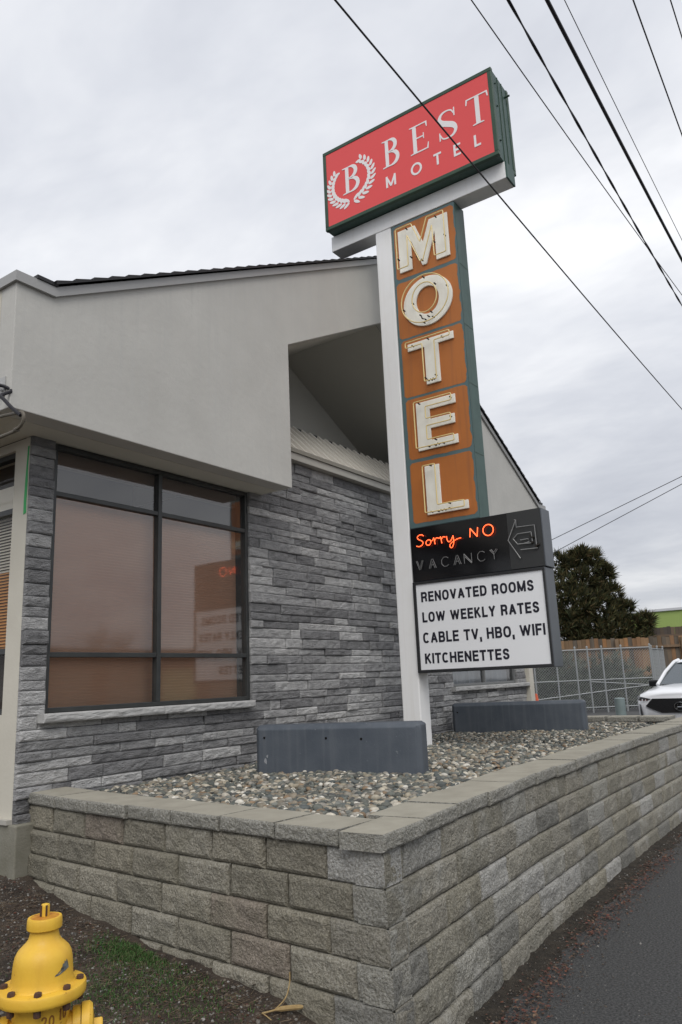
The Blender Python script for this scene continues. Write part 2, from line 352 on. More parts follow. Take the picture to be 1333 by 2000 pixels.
# =================================================================== SETTING
g = MB(); g.add([(-150,-220,0),(350,-220,0),(350,260,0),(-150,260,0)], [(0,1,2,3)])
tag(g.build('road', M_asphalt), kind='structure')
# back lot rises gently behind the motel
lot = MB(); xs = [13.5, 16, 18.5, 21, 23.5, 70]; zs = [.006,.05,.13,.22,.34,.42]
for i in range(5): lot.quad((xs[i],-2,zs[i]),(xs[i+1],-2,zs[i+1]),(xs[i+1],60,zs[i+1]),(xs[i],60,zs[i]))
tag(lot.build('parking_lot', M_lot), kind='structure')
def dirt_z(x, y):
    z = interp(y, [1.5, 1.95, 2.5, 3.3, 4.2, 4.9, 6.0], [-.05, .06, .19, .235, .32, .43, .50])
    if x < 1.5: z *= interp(x, [-3, 1.5], [.8, 1])
    z *= max(0, min(1, (x+13.5)/6, (23.5-y)/6)); z -= .06*max(0, min(1, (-x-12.5)))
    return z + .018*nv(x, y, 0, 2.2) + .012*nv(x, y, 3, 7) + .006*nv(x, y, 9, 20)
d = MB(); nx, ny = 190, 240
x0, x1, y0, y1 = -14.0, 3.45, 1.4, 24.0
xx = [lerp(x0, x1, 1-(1-i/nx)**2.2) for i in range(nx+1)]; yy = [lerp(y0, y1, (j/ny)**2.0) for j in range(ny+1)]
V = [(x, y, dirt_z(x, y)) for y in yy for x in xx]
d.add(V, [(j*(nx+1)+i, j*(nx+1)+i+1, (j+1)*(nx+1)+i+1, (j+1)*(nx+1)+i) for j in range(ny) for i in range(nx)], True)
tag(d.build('dirt', M_dirt), kind='structure')

vg = MB(); nx, ny = 260, 14; V = []
for i in range(nx+1):
    x = 2.6 + 11*(i/nx)**1.2; ye = right_pt_(x) - .25 - .09*nv(x,2,0,1.4) - .05*nv(x,5,0,6)
    for j in range(ny+1):
        t = j/ny; y = lerp(ye, right_pt_(x)+.05, t); V.append((x, y, -.004 + .016*t*t + .016*min(1,t*6)*(.5+nv(x,y,0,9)*.5+.4*nv(x,y,4,28))))
vg.add(V, [(i*(ny+1)+j, (i+1)*(ny+1)+j, (i+1)*(ny+1)+j+1, i*(ny+1)+j+1) for i in range(nx) for j in range(ny)], True)
tag(vg.build('verge', mat('verge_dirt', (.024,.020,.015), .95, var=(.066,.054,.040), vscale=14, vdet=9, bump=1.0, bscale=90, bdist=.03, spots=(.14,.13,.115), sscale=90, spos=.68)), kind='structure')

# =================================================================== RETAINING WALL
rw = thing('retaining_wall', 'low retaining wall of grey split face blocks holding the gravel bed', 'wall', (3.0, 1.92, 0))
CAPB = .866; CH = .15
def left_pt(y): return interp(y, [1.92, 3.2, 4.4, 5.2], [2.995, 3.10, 3.20, 3.31])
def right_pt(x): return interp(x, [2.9, 3.5, 5, 7, 10, 12], [1.92, 1.955, 2.05, 2.10, 2.10, 2.10])
left, right, corner = MB(), MB(), MB()
NB = 7
for row in range(NB):
    zt = CAPB - row*CH; off = row*.014; zb = zt-CH; seed = row*17.3
    long_left = row % 2 == 0; cl, cr_ = (.34, .20) if long_left else (.20, .36)
    y0_, x0_ = 1.92-off, 2.995-off
    # corner block: two split faces meeting at the corner, one solid
    a_, b_ = Vector((x0_, y0_, zb)), Vector((left_pt(y0_+cl)-off, y0_+cl, zb)); S = (b_-a_); Lg = S.length-.003; S.normalize()
    k0 = len(corner.v)
    rough(corner, a_, S, (0,0,1), Vector((-S.y, S.x, 0)), Lg, CH-.002, .17, cuts(Lg,.03,16), cuts(CH-.002,.026,8), .010, .015, .020, seed, 9, tl=.17, rg=.5)
    a2, b2 = Vector((x0_, y0_, zb)), Vector((x0_+cr_, right_pt(x0_+cr_)-off, zb)); S = (b2-a2); Lg = S.length-.003; S.normalize(); k1 = len(corner.v)
    rough(corner, a2, S, (0,0,1), Vector((S.y, -S.x, 0)), Lg, CH-.002, .17, cuts(Lg,.03,16), cuts(CH-.002,.026,8), .010, .015, .020, seed+5, 9, tl=.17, rg=.5)
    corner.box(x0_+.009, x0_+.16, y0_+.009, y0_+.16, zb+.003, zt-.003); corner.f.append((len(corner.v)-1, k1-1, k1-2)); corner.sm.append(False)
    y = y0_+cl; ln = .405
    while y < 5.02:
        y2 = min(y+ln, 5.06)
        if y2 - y > .05:
            p, q = Vector((left_pt(y)-off, y, zb)), Vector((left_pt(y2)-off, y2, zb))
            S = (q-p); Lg = S.length - .010; S.normalize(); Nn = Vector((-S.y, S.x, 0))
            rough(left, p+Nn*random.uniform(-.005,.005), S, (0,0,1), Nn, Lg, CH-.002, .2, cuts(Lg,.028,24), cuts(CH-.002,.02,10), .011, .017, .021, seed+y, 9, rg=.5)
        y = y2; ln = .405*random.uniform(.97,1.03)
    x = x0_+cr_; ln = .43
    while x < 11.6:
        x2 = x+ln
        p, q = Vector((x, right_pt(x)-off, zb)), Vector((x2, right_pt(x2)-off, zb))
        S = (q-p); Lg = S.length-.007; S.normalize(); Nn = Vector((S.y, -S.x, 0))
        n1 = 24 if x < 6 else 8
        rough(right, p+Nn*random.uniform(-.005,.005), S, (0,0,1), Nn, Lg, CH-.002, .2, cuts(Lg,.028,n1), cuts(CH-.002,.026,9 if x < 6 else 4), .011, .017, .021, seed+x+50, 9, rg=.5)
        x = x2; ln = .435*random.uniform(.96,1.04)
left.build('block_course', M_block, rw); right.build('block_course', M_blockr, rw); corner.build('corner_block', M_blockr, rw)
# caps
M_captop = mat('cap_top_concrete', (.33,.31,.255), .92, var=(.27,.252,.205), vscale=7, vdet=9, bump=.35, bscale=140, bdist=.003, spots=(.20,.19,.15), sscale=40, spos=.70)
def cap(p, q, width, outn, over=.012, bev=True):
    c = MB(); p, q = Vector(p), Vector(q); Nn = Vector(outn).normalized(); j = .007
    p = p + Nn*random.uniform(-j,j); q = q + Nn*random.uniform(-j,j); S = q-p; S.z = random.uniform(-.004,.004); Lg = S.length-.013; S.normalize()
    Nn = Vector((-S.y,S.x,0)) if Vector((-S.y,S.x,0)).dot(Nn) > 0 else Vector((S.y,-S.x,0)); Nn.normalize()
    rough(c, p+S*random.uniform(.002,.009)+Nn*over, S, (0,0,1), Nn, Lg, .075, width, cuts(Lg,.012,26), cuts(.075,.014,6), .007, .010, .013, random.random()*90, 14, rg=.5)
    o = c.build('cap_block', M_blockr, rw); o.data.materials.append(M_captop); o.data.update()
    for f_ in o.data.polygons:
        if abs(f_.normal.z) > .95: f_.material_index = 1
    return o
ys = [2.165 + .408*i for i in range(8)]
for i in range(7):
    a, b = ys[i], ys[i+1]
    cap((left_pt(a)+random.uniform(-.008,.008), a, CAPB+.002), (left_pt(b), b, CAPB+.002), .30, (-1,.09,0))
x = 2.975; k = 0
while x < 11.4:
    x2 = x + (.42 if k == 0 else .435)
    cap((x, right_pt(x)-.004*(k%2), CAPB+.002+.002*(k%3)), (x2, right_pt(x2), CAPB+.002+.002*(k%3)), .235 if k == 0 else .31, (.02,-1,0), .03 if k == 0 else .014)
    x = x2; k += 1
y = 2.45
while y < 5.3:                                          # far end of the bed
    cap((11.05, y+.42, CAPB+.034), (11.05, y, CAPB+.034), .3, (-1,0,0)); y += .435
s = MB(); s.add([(3.15,2.02,.845),(11.5,2.2,.845),(11.5,5.0,.845),(3.28,5.0,.845)], [(0,1,2,3)])
tag(s.build('planter_soil', M_soil), kind='structure')

# gravel ------------------------------------------------------------------
def ico(sub):
    t = (1+5**.5)/2
    v = [Vector(p).normalized() for p in ((-1,t,0),(1,t,0),(-1,-t,0),(1,-t,0),(0,-1,t),(0,1,t),(0,-1,-t),(0,1,-t),(t,0,-1),(t,0,1),(-t,0,-1),(-t,0,1))]
    f = [(0,11,5),(0,5,1),(0,1,7),(0,7,10),(0,10,11),(1,5,9),(5,11,4),(11,10,2),(10,7,6),(7,1,8),(3,9,4),(3,4,2),(3,2,6),(3,6,8),(3,8,9),(4,9,5),(2,4,11),(6,2,10),(8,6,7),(9,8,1)]
    for _ in range(sub):
        c = {}; nf = []
        def mid(a, b):
            k = (min(a,b), max(a,b))
            if k not in c: v.append(((v[a]+v[b])/2).normalized()); c[k] = len(v)-1
            return c[k]
        for a, b, d_ in f:
            x, y, z = mid(a,b), mid(b,d_), mid(d_,a); nf += [(a,x,z),(b,y,x),(d_,z,y),(x,y,z)]
        f = nf
    return v, f
I0, I1 = ico(0), ico(1)
GR = [(.26,.24,.20),(.13,.135,.118),(.42,.38,.30),(.10,.11,.10),(.22,.195,.15),(.08,.09,.086),(.35,.31,.235),(.16,.168,.15),
      (.52,.48,.40),(.12,.125,.11),(.25,.175,.11),(.18,.185,.165),(.075,.075,.07),(.29,.27,.235),(.145,.155,.135),(.25,.215,.165),(.64,.61,.54),(.11,.122,.118)]
M_gravel = mat('gravel_stone', (.2,.2,.2), .72, island=GR, ivar=.22, var=(.7,.7,.7), vscale=45)
def gz(x, y): return .873 + .022*nv(x, y, 1, 1.3) + .015*nv(x, y, 5, 4) + interp(y, [2.3,3.2,4.9],[-.01,.012,.0]) + interp(x,[3.3,4.2],[-.005,0])
gv = []; gf = []
def pebble(x, y, z, r, I):
    vs, fs = I; rx, ry, rz = r*random.uniform(.75,1.3), r*random.uniform(.75,1.25), r*random.uniform(.5,.85)
    a = random.uniform(0, 6.28); ca, sa = math.cos(a), math.sin(a); t = random.uniform(-.5,.5); ct, st = math.cos(t), math.sin(t); o = len(gv)
    k1, k2 = random.uniform(-.22,.22), random.uniform(-.22,.22)
    for v in vs:
        m = 1+k1*v.x*v.y*2+k2*v.z*v.x*2
        px, py, pz = v.x*rx*m, v.y*ry*m, v.z*rz*m
        px, pz = px*ct+pz*st, -px*st+pz*ct
        gv.append((x+px*ca-py*sa, y+px*sa+py*ca, z+pz))
    gf.extend((f[0]+o, f[1]+o, f[2]+o) for f in fs)
x = 3.3
def put_pebbles(n, xa, xb, rmin, rmax, I, dz):
    c = 0
    while c < n:
        x, y = random.uniform(xa, xb), random.uniform(2.15, 4.96)
        if y < right_pt(x)+.30 and random.random() > .03: continue
        if x < left_pt(y)+.285: continue
        r = lerp(rmin, rmax, random.random()**1.7)
        pebble(x, y, gz(x,y)+random.uniform(-.012,.010)+dz, r, I); c += 1
put_pebbles(8500, 3.3, 5.2, .012, .031, I1, 0)
put_pebbles(10000, 5.2, 7.8, .012, .031, I1, 0)
put_pebbles(12000, 7.8, 11.0, .012, .028, I0, 0)
me = bpy.data.meshes.new('gravel'); me.from_pydata(gv, [], gf); me.polygons.foreach_set('use_smooth', [True]*len(gf)); me.materials.append(M_gravel)
go = bpy.data.objects.new('gravel', me); COL.objects.link(go)
tag(go, 'mixed river pebbles filling the planter in front of the motel', 'gravel', kind='stuff')
del gv, gf

# =================================================================== CONCRETE BARRIERS
def barrier(p, q, z0, z1, depth, label, chips, holes):
    p, q = Vector((*p, z0)), Vector((*q, z0)); S = (q-p); Lg = S.length; S.normalize(); B = Vector((-S.y, S.x, 0))
    if B.x < 0: B = -B
    root = thing('concrete_barrier', label, 'barrier', tuple((p+q)/2 + B*depth/2), 'painted concrete barriers in the gravel bed')
    m = MB(); h = z1-z0; ch = .035
    prof = [(0, 0), (0, h-ch), (ch, h), (depth-ch, h), (depth, h-ch), (depth, 0)]
    def pt(u, a, hh, ins): return p + S*u + B*a + Vector((0,0,hh))
    secs = [(0, ch), (ch, 0), (Lg-ch, 0), (Lg, ch)]; vs = []
    for u, ins in secs:
        for a, hh in prof: vs.append(pt(u, min(max(a, ins), depth-ins), hh - (ins*.6 if hh > h*.5 else 0), 0))
    n = 6; fs = [(i*n+k, (i+1)*n+k, (i+1)*n+k+1, i*n+k+1) for i in range(3) for k in range(5)]
    fs += [tuple(range(n)), tuple(range(4*n-1, 3*n-1, -1))]
    m.add(vs, fs); m.build('barrier_body', M_barrier, root, bevel=.008)
    for u, hh in holes:
        hb = MB(); hb.lathe([(0, .0025), (.010, .0025), (.010, -.004)], p+S*u+Vector((0,0,hh)), -B, 12); hb.build('form_hole', M_glossblk, root)
    if chips:
        cb = MB()
        for u, hh, r in chips:
            o_ = p+S*u+Vector((0,0,hh))-B*.0015
            pts = [(r*(.5+.6*random.random())*math.cos(a_), 1.6*r*(.5+.6*random.random())*math.sin(a_)) for a_ in [k_*.6283 for k_ in range(10)]]
            cb.prism(pts, lambda a_, b_, d_: o_+S*a_+Vector((0,0,b_))-B*d_, 0, .001)
        cb.build('chipped_paint', mat('chip', (.28,.29,.31), .8), root)
    return root
barrier((4.955,4.39), (5.303,3.008), .84, 1.275, .22, 'slate blue concrete barrier nearest the front corner of the gravel bed', [(.10,.15,.016),(.115,.19,.010)], [(.09,.335),(.64,.325),(.94,.315)])
barrier((9.385,4.83), (9.735,3.16), .84, 1.255, .26, 'dark slate concrete barrier behind the sign post by the far window', None, [(.08,.30)])

# =================================================================== MOTEL BUILDING
YS = 4.95
bld = thing('motel_building', 'grey stucco motel office with stacked ledge stone front and dark gabled roof', 'building', (3.17, 4.95, 0))
XL, XR, XC = 3.17, 12.55, 7.85
wL = (3.375, 5.585); wR = (9.79, 12.05); WZ0, WZ1 = 1.47, 3.50
# backing walls
w = MB()
w.box(XL+.015, wL[0]-.02, 4.99, 5.18, .4, 3.5); w.box(wR[1]+.02, XR, 4.99, 5.25, .0, 3.5)
w.box(wL[1]+.02, wR[0]-.02, 4.99, 5.25, .4, 4.0)
for a, b in (wL, wR): w.box(a-.02, b+.02, 4.99, 5.25, .4, WZ0-.05)
w.box(XR-.15, XR, 5.25, 14, 0, 3.5)
w.build('wall_core', mat('mortar_dark', (.05,.05,.052), .95), bld)
p = MB(); p.box(12.42, XR+.05, 4.90, 4.99, 0, 3.5); p.build('corner_trim', M_cream, bld)
# stone veneer
st = MB(); z = .74; row = 0
def stones(xa, xb, z, h, seed):
    x = xa
    while x < xb-.001:
        l = random.choice((.18,.26,.34,.42,.5,.6))*random.uniform(.85,1.15)
        if xb-(x+l) < .12: l = xb-x
        pr = random.choice((-.008,-.003,0,.004,.009,.014))
        far = x > 7.5
        rough(st, (x+.0015, YS+.02-pr, z+.0015), (1,0,0), (0,0,1), (0,-1,0), l-.003, h-.003, .05, cuts(l-.003, .014, 5 if far else max(4, int(l*22))), cuts(h-.003, .012, 2 if far else 3), .010, .010, .015, seed+x*3, 14, rg=.7)
        x += l
while z < 3.96:
    h = random.choice((.07,.085,.095,.1,.075)); h = min(h, 3.965-z)
    if 3.965-(z+h) < .04: h = 3.965-z
    segs = [(XL, 12.42)]
    if z+h > WZ0-.06+.05 and z < 3.5: segs = [(XL, wL[0]), (wL[1], wR[0]), (wR[1], 12.42)]
    if z > 3.49: segs = [(5.6, 10.1)]
    for a, b in segs: stones(a, b, z, h, row*7.7)
    z += h; row += 1
st.build('stone_veneer', M_stone, bld)
# windows on the street front
def blinds(xa, xb, y, z0, z1, m, parent, axis='x'):
    b = MB(); z = z0
    while z < z1:
        if axis == 'x': b.add([(xa,y-.012,z+.006),(xb,y-.012,z+.006),(xb,y+.012,z+.02),(xa,y+.012,z+.02)], [(0,1,2,3)])
        else: b.add([(y-.012,xa,z),(y-.012,xb,z),(y+.012,xb,z+.022),(y+.012,xa,z+.022)], [(0,1,2,3)])
        z += .024
    return b.build('blind', m, parent)
M_blind = mat('blind_tan', (.66,.39,.235), .7, var=(.72,.46,.30), vscale=1.2)
M_blindw = mat('curtain_white', (.62,.66,.68), .8, var=(.5,.55,.6), vscale=5)
M_glass = glass_mat('window_glass', (.92,.88,.86), 2.7, .06)
M_glasss = glass_mat('window_glass_side', (.97,.96,.94), .5, .01)
M_glassr = glass_mat('window_glass_far', (.8,.82,.84), 1.7, .03)
def front_window(xa, xb, gm, curtain):
    fr = MB(); yf0, yf1 = 4.995, 5.055; mid = lerp(xa, xb, .486); t = .045
    fr.box(xa, xa+.035, yf0, yf1, WZ0, WZ1); fr.box(xb-.035, xb, yf0, yf1, WZ0, WZ1)
    fr.box(xa+.035, xb-.035, yf0, yf1, WZ1-.04, WZ1); fr.box(xa+.035, xb-.035, yf0, yf1, WZ0, WZ0+.035)
    fr.box(mid-.022, mid+.022, yf0, yf1, WZ0+.035, WZ1-.04)
    for zb in (1.885, 3.105):
        fr.box(xa+.035, mid-.022, yf0+.004, yf1, zb-.019, zb+.019); fr.box(mid+.022, xb-.035, yf0+.004, yf1, zb-.019, zb+.019)
    f = fr.build('window', M_bronze if not curtain else M_alu, bld, bevel=.004)
    for a, b in ((xa+.035, mid-.022), (mid+.022, xb-.035)):
        for c, d_ in ((WZ0+.035, 1.866), (1.904, 3.086), (3.124, WZ1-.04)):
            g_ = MB(); g_.quad((a,5.03,c),(b,5.03,c),(b,5.03,d_),(a,5.03,d_)); g_.build('pane', gm, f)
    if curtain:
        cu = MB(); n = 60
        cu.add([(lerp(xa,xb,i/n), 5.16+.03*math.sin(i*1.9)+.02*math.sin(i*.7), zz) for zz in (WZ0, WZ1) for i in range(n+1)], [(i,i+1,n+2+i,n+1+i) for i in range(n)], True)
        cu.build('curtain', M_blindw, f)
    else:
        sl_ = MB(); zz = WZ0+.02; q = []
        while zz < 3.10: q += [(zz, 0), (zz+.021, .0035)]; zz += .024
        sl_.add([(xq, 5.125-o_, z_) for z_, o_ in q for xq in (xa+.045, xb-.045)], [(2*i, 2*i+1, 2*i+3, 2*i+2) for i in range(len(q)-1)]); sl_.build('blind', M_blind, f)
        rb = MB(); rb.box(xa+.04, xb-.04, 5.11, 5.17, 3.36, WZ1-.005); rb.build('blind_headrail', mat('headrail', (.16,.10,.07), .6), f)
    return f
front_window(*wL, M_glass, False); front_window(*wR, M_glassr, True)
for xa, xb in ((3.315, 5.56), (9.71, 12.415)):
    s = MB(); n = 2; L1 = (xb-xa)/n
    for i in range(n):
        rough(s, (xa+i*L1, YS-.055, WZ0-.066), (1,0,0), (0,0,1), (0,-1,0), L1-.003, .063, .12, cuts(L1-.003,.014,26), cuts(.063,.012,4), .009, .009, .015, i*9+xa, 16, rg=.7)
    s.build('window_sill', M_sill, bld)
# dark room
rm = MB(); rm.box(3.42, 12.2, 5.27, 9.0, .5, 3.9)
M_room = mat('room_dark', (.06,.048,.04), .9)
rm.f = [tuple(reversed(f)) for f in rm.f]; rm.f = [f for i, f in enumerate(rm.f) if i != 2]; rm.sm = rm.sm[:-1]
rm.build('interior', M_room, bld)
# side wall on the drive (facing the camera at the far left)
sw = MB(); sw.box(XL, XL+.2, 5.0, 5.185, .76, 3.5); sw.box(XL, XL+.2, 5.185, 7.4, .76, WZ0); sw.box(XL, XL+.2, 7.4, 14, .76, 3.5); sw.box(XL, XL+.2, 5.185, 7.4, 3.43, 3.5)
sw.build('side_wall', M_cream, bld)
cb = MB(); cb.box(XL-.03, XL+.2, 4.90, 14, .0, .755); cb.build('concrete_base', M_conc, bld, bevel=.01)
fl = MB(); fl.box(XL-.045, XL-.001, 4.99, 14, .755, .785); fl.build('base_flashing', M_trim, bld)
fr = MB(); ya, yb = 5.19, 7.4
fr.box(XL+.03,XL+.09, ya, ya+.035, WZ0, 3.43); fr.box(XL+.03,XL+.09, yb-.035, yb, WZ0, 3.43)
for zz in (WZ0, 1.90, 2.95, 3.39): fr.box(XL+.03,XL+.09, ya+.035, yb-.035, zz, zz+.04)
fr.box(XL+.03,XL+.09, 6.27, 6.31, WZ0+.04, 3.39)
sf = fr.build('window', M_bronze, bld)
for c, d_ in ((WZ0+.04, 1.90), (1.94, 2.95), (2.99, 3.39)):
    for a, b in ((ya+.035, 6.27), (6.31, yb-.035)):
        g_ = MB(); g_.quad((XL+.06,b,c),(XL+.06,a,c),(XL+.06,a,d_),(XL+.06,b,d_)); g_.build('pane', M_glasss, sf)
blinds(ya+.02, yb-.02, XL+.13, 1.94, 2.52, mat('slat_orange', (.80,.42,.14), .6), sf, 'y')
blinds(ya+.02, yb-.02, XL+.13, 2.53, 2.95, mat('slat_cream', (.86,.83,.74), .6), sf, 'y')
tp = MB(); tp.box(XL+.10, XL+.16, ya+.02, yb-.02, 3.0, 3.2); tp.build('blind_headrail', mat('slat_cream', (.72,.68,.58), .6), sf)
# gabled fascia
FY0, FY1 = 4.56, 4.74; XE0, XE1 = 2.725, 12.975; ZS = 3.505; ZE = 4.478; sl = .518
ridge = ZE + sl*(XC-3.01)
OX0, OX1 = 5.77, 9.93; OZ = 5.047; opk = OZ + .514*(XC-OX0)
fa = MB(); XZ = lambda a, b, dd: (a, dd, b)
def fpoly(pts): fa.prism(pts, XZ, FY0, FY1)
# one welded front: left mass, right mass and the two raking bands
outer = [(XE0,ZS),(OX0,ZS),(OX0,OZ),(XC,opk),(OX1,OZ),(OX1,ZS),(XE1,ZS),(XE1,ZE),(12.69,ZE),(XC,ridge),(3.01,ZE),(XE0,ZE)]
fpoly(outer)
fao = fa.build('gable_fascia', M_stucco, bld, bevel=.006)
so = MB(); so.box(XE0+.181, OX0-.002, FY1, 5.06, ZS, ZS+.04); so.box(XE0+.18, XL, 5.06, 14, ZS, ZS+.04); so.build('soffit', M_soffit, bld)
so = MB(); so.box(OX1+.002, XE1-.181, FY1, 5.06, ZS, ZS+.04); so.box(XR, XE1-.18, 5.06, 14, ZS, ZS+.04); so.build('soffit', M_soffit, bld)
for a in (XE0, XE1-.18): sfa = MB(); sfa.box(a, a+.18, FY1, 14, ZS, ZE); sfa.build('side_fascia', M_cream, bld)
# recess behind the opening: raking ceiling, cheeks and back wall
ce = MB()
ce.add([(OX0-.4,FY1,OZ-.2056),(XC,FY1,opk),(XC,6.35,opk),(OX0-.4,6.35,OZ-.2056)], [(0,1,2,3)])
ce.add([(XC,FY1,opk),(OX1+.4,FY1,OZ-.2056),(OX1+.4,6.35,OZ-.2056),(XC,6.35,opk)], [(0,1,2,3)])
ce.build('raking_ceiling', M_ceiling, bld)
bk = MB(); bk.prism([(OX0-.4,3.9),(OX1+.4,3.9),(OX1+.4,OZ-.2),(XC,opk+.02),(OX0-.4,OZ-.2)], XZ, 6.32, 6.42)
bk.box(OX0-.45, OX0-.4, FY1, 6.4, ZS+.05, 5.2); bk.box(OX1+.4, OX1+.45, FY1, 6.4, ZS+.05, 5.2)
bk.build('recess_wall', mat('recess_paint', (.60,.585,.54), .9), bld)
# small porch roof of ribbed metal above the stone
pr = MB(); n = 0; x = OX0-.38
def prz(y): return 4.10 + 1.0*(y-4.97)
while x < OX1+.38:
    prof = [(x,0),(x+.080,0),(x+.095,.055),(x+.135,.055),(x+.150,0),(x+.165,0)]
    for (a, ha), (b, hb) in zip(prof, prof[1:]):
        pr.quad((a,4.93-ha*.7,prz(4.93)+ha*.7),(b,4.93-hb*.7,prz(4.93)+hb*.7),(b,5.51-hb*.7,prz(5.51)+hb*.7),(a,5.51-ha*.7,prz(5.51)+ha*.7))
    x += .165
pr.build('porch_roof', M_rib, bld)
tr = MB(); tr.box(OX0-.38, OX1+.38, 4.88, 5.0, 3.965, 4.046); tr.build('porch_fascia', M_trim, bld, bevel=.004)
gt = MB(); gt.box(OX0-.38, OX1+.38, 4.862, 5.0, 4.047, 4.092); gt.build('porch_gutter', mat('gutter_brown', (.24,.225,.19), .6), bld)
cr = MB()
x = OX0-.38
while x < OX1+.38: cr.box(x+.0, x+.10, 5.47, 5.53, prz(5.51)-.02, prz(5.51)+.03); x += .33
cr.box(OX0-.38, OX1+.38, 5.512, 6.318, prz(5.51)-.03, prz(5.51)+.025)
cr.build('roof_closure', mat('closure_black', (.03,.03,.03), .8), bld)
# flashing along the rake and the stepped dark metal roof
fh = MB()
tpts = [(XE0-.024,ZE+.03),(3.02,ZE+.03),(XC,ridge+.03),(12.68,ZE+.03),(XE1+.024,ZE+.03)]
low = [(a, b-.075) for a, b in tpts]
fh.prism(tpts+low[::-1], XZ, FY0-.03, FY0-.004)
fh.box(XE0-.024, XE0-.003, FY0-.004, 14, ZE-.045, ZE+.03); fh.box(XE1+.003, XE1+.024, FY0-.004, 14, ZE-.045, ZE+.03)
fh.build('rake_flashing', M_flash, bld)
ro = MB(); n = 30
for sgn in (-1, 1):
    xe = 3.0 if sgn < 0 else 12.7; pts = []
    for i in range(n+1):
        t = i/n; x = lerp(xe, XC, t); z = ZE+.045 + (ridge-ZE)*t
        if i: pts.append((x, z+.004))
        if i < n: pts.append((x, z+.022))
    if True:
        for (a, za), (b, zb) in zip(pts, pts[1:]): ro.quad((a,FY0-.06,za),(b,FY0-.06,zb),(b,14,zb),(a,14,za))
        base = [(xe, ZE+.034), (XC, ridge+.034)]
        ro.add([(a,FY0-.058,z_) for a, z_ in pts+base[::-1]], [tuple(range(len(pts)+2))])
ro.box(2.86, 3.03, FY0-.04, 13.9, ZE+.032, ZE+.06); ro.box(12.66, 12.84, FY0-.04, 13.9, ZE+.032, ZE+.06)
rc = ro.build('metal_roof', M_roof, bld)
bw = MB(); bw.prism([(XE0,0),(XE1,0),(XE1,ZE),(XC,ridge),(XE0,ZE)], XZ, 13.95, 14.1); bw.build('rear_wall', M_cream, bld)
# service conduit below the side eave
cd = MB()
P = [(2.735,6.6,3.475),(2.735,4.9,3.475),(2.735,4.66,3.465),(2.72,4.50,3.44),(2.70,4.40,3.42),(2.69,4.345,3.40),(2.69,4.33,3.36),(2.69,4.36,3.315),(2.69,4.43,3.30),(2.70,4.6,3.295),(2.72,6.6,3.29)]
cd.tube(smooth_path(P, 5), .012, 8)
cond = cd.build('service_conduit', mat('conduit_brown', (.12,.105,.08), .5), None); tag(cond, 'brown service conduit bent back under the left eave of the motel', 'conduit')
sb = MB(); sb.box(XE0-.008, XE0-.001, 4.62, 4.70, 3.60, 3.74); sb.tube([(XE0-.005,4.67,3.69),(XE0-.05,4.67,3.695),(XE0-.06,4.66,3.67)], .009, 8); sb.tube([(XE0-.005,4.64,3.64),(XE0-.04,4.64,3.635)], .008, 8)
so_ = sb.build('cable_bracket', mat('bracket_grey', (.42,.42,.41), .5), None); tag(so_, 'small metal bracket anchoring a cable on the left side fascia', 'bracket')
dc = MB(); dc.tube(smooth_path([(-6.0,9.2,6.6),(-2.5,7.6,5.0),(1.2,5.8,3.95),(2.62,4.69,3.69),(2.66,4.56,3.56),(2.67,4.45,3.46),(2.685,4.36,3.385)], 6), .0125, 8)
tag(dc.build('service_cable', M_wire), 'black service cable drooping to the left eave corner of the motel', 'cable')
gt_ = MB(); pth = [(5.03,1.0),(5.035,.8),(5.05,.5),(5.055,.25),(5.06,0)]
pts = [(5.005,3.43),(5.012,3.28),(5.008,3.15),(5.012,3.0),(5.008,2.915),(5.04,2.905),(5.042,3.0),(5.034,3.2),(5.026,3.32),(5.02,3.43)]
gt_.prism(pts, lambda a, b, dd: (XL-dd, a, b), .001, .004)
tag(gt_.build('masking_tape', mat('tape_green', (.03,.36,.10), .5)), 'strip of bright green masking tape hanging at the stone corner', 'tape')

# =================================================================== PYLON SIGN
sg = thing('motel_sign', 'tall street sign with red cabinet above orange vertical letters and reader board', 'sign', (7.38, 4.2, .85))
po = MB(); po.box(7.27, 7.49, 4.105, 4.325, .8, 6.99); po.build('post', M_white, sg, bevel=.012)
be = MB(); be.box(7.265, 7.495, 2.595, 4.983, 6.992, 7.20); be.build('crossbeam', M_white, sg, bevel=.008)
bc = MB(); bc.box(7.268, 7.492, 2.575, 2.594, 6.994, 7.198); bc.build('beam_cap', M_green, sg)
# top cabinet
CX0, CX1, CY0, CY1, CZ0, CZ1 = 7.113, 7.61, 2.592, 4.962, 7.203, 8.338
def FT(X, Y): return lambda a, b, dd: (X-dd, Y-a, b)
T = FT(CX0, CY1)
cbx = MB(); cbx.box(CX0+.012, CX1-.012, CY0+.012, CY1-.012, CZ0+.005, CZ1-.005); cab = cbx.build('sign_cabinet', M_green, sg)
for X0, X1 in ((CX0, CX0+.05), (CX1-.05, CX1)):
    fm = MB(); t = .05
    fm.box(X0, X1, CY0, CY1, CZ0, CZ0+t); fm.box(X0, X1, CY0, CY1, CZ1-t, CZ1); fm.box(X0, X1, CY0, CY0+t, CZ0+t, CZ1-t); fm.box(X0, X1, CY1-t, CY1, CZ0+t, CZ1-t)
    fm.build('retainer_frame', M_dkgreen, cab, bevel=.006)
sd = MB()
sd.box(CX0+.19, CX0+.20, CY0+.004, CY0+.02, CZ0+.01, CZ1-.01); sd.box(CX0+.31, CX0+.318, CY0+.004, CY0+.02, CZ0+.01, CZ1-.01)
for zz in (7.45, 7.9, 8.2): sd.lathe([(0,.014),(.010,.012),(.010,0)], (CX0+.12, CY0+.01, zz), (0,-1,0), 8)
sd.tube([(CX1-.1,CY0+.01,8.20),(CX1-.1,CY0-.05,8.20)], .012, 6)
sd.build('side_seam', M_dkgreen, cab)
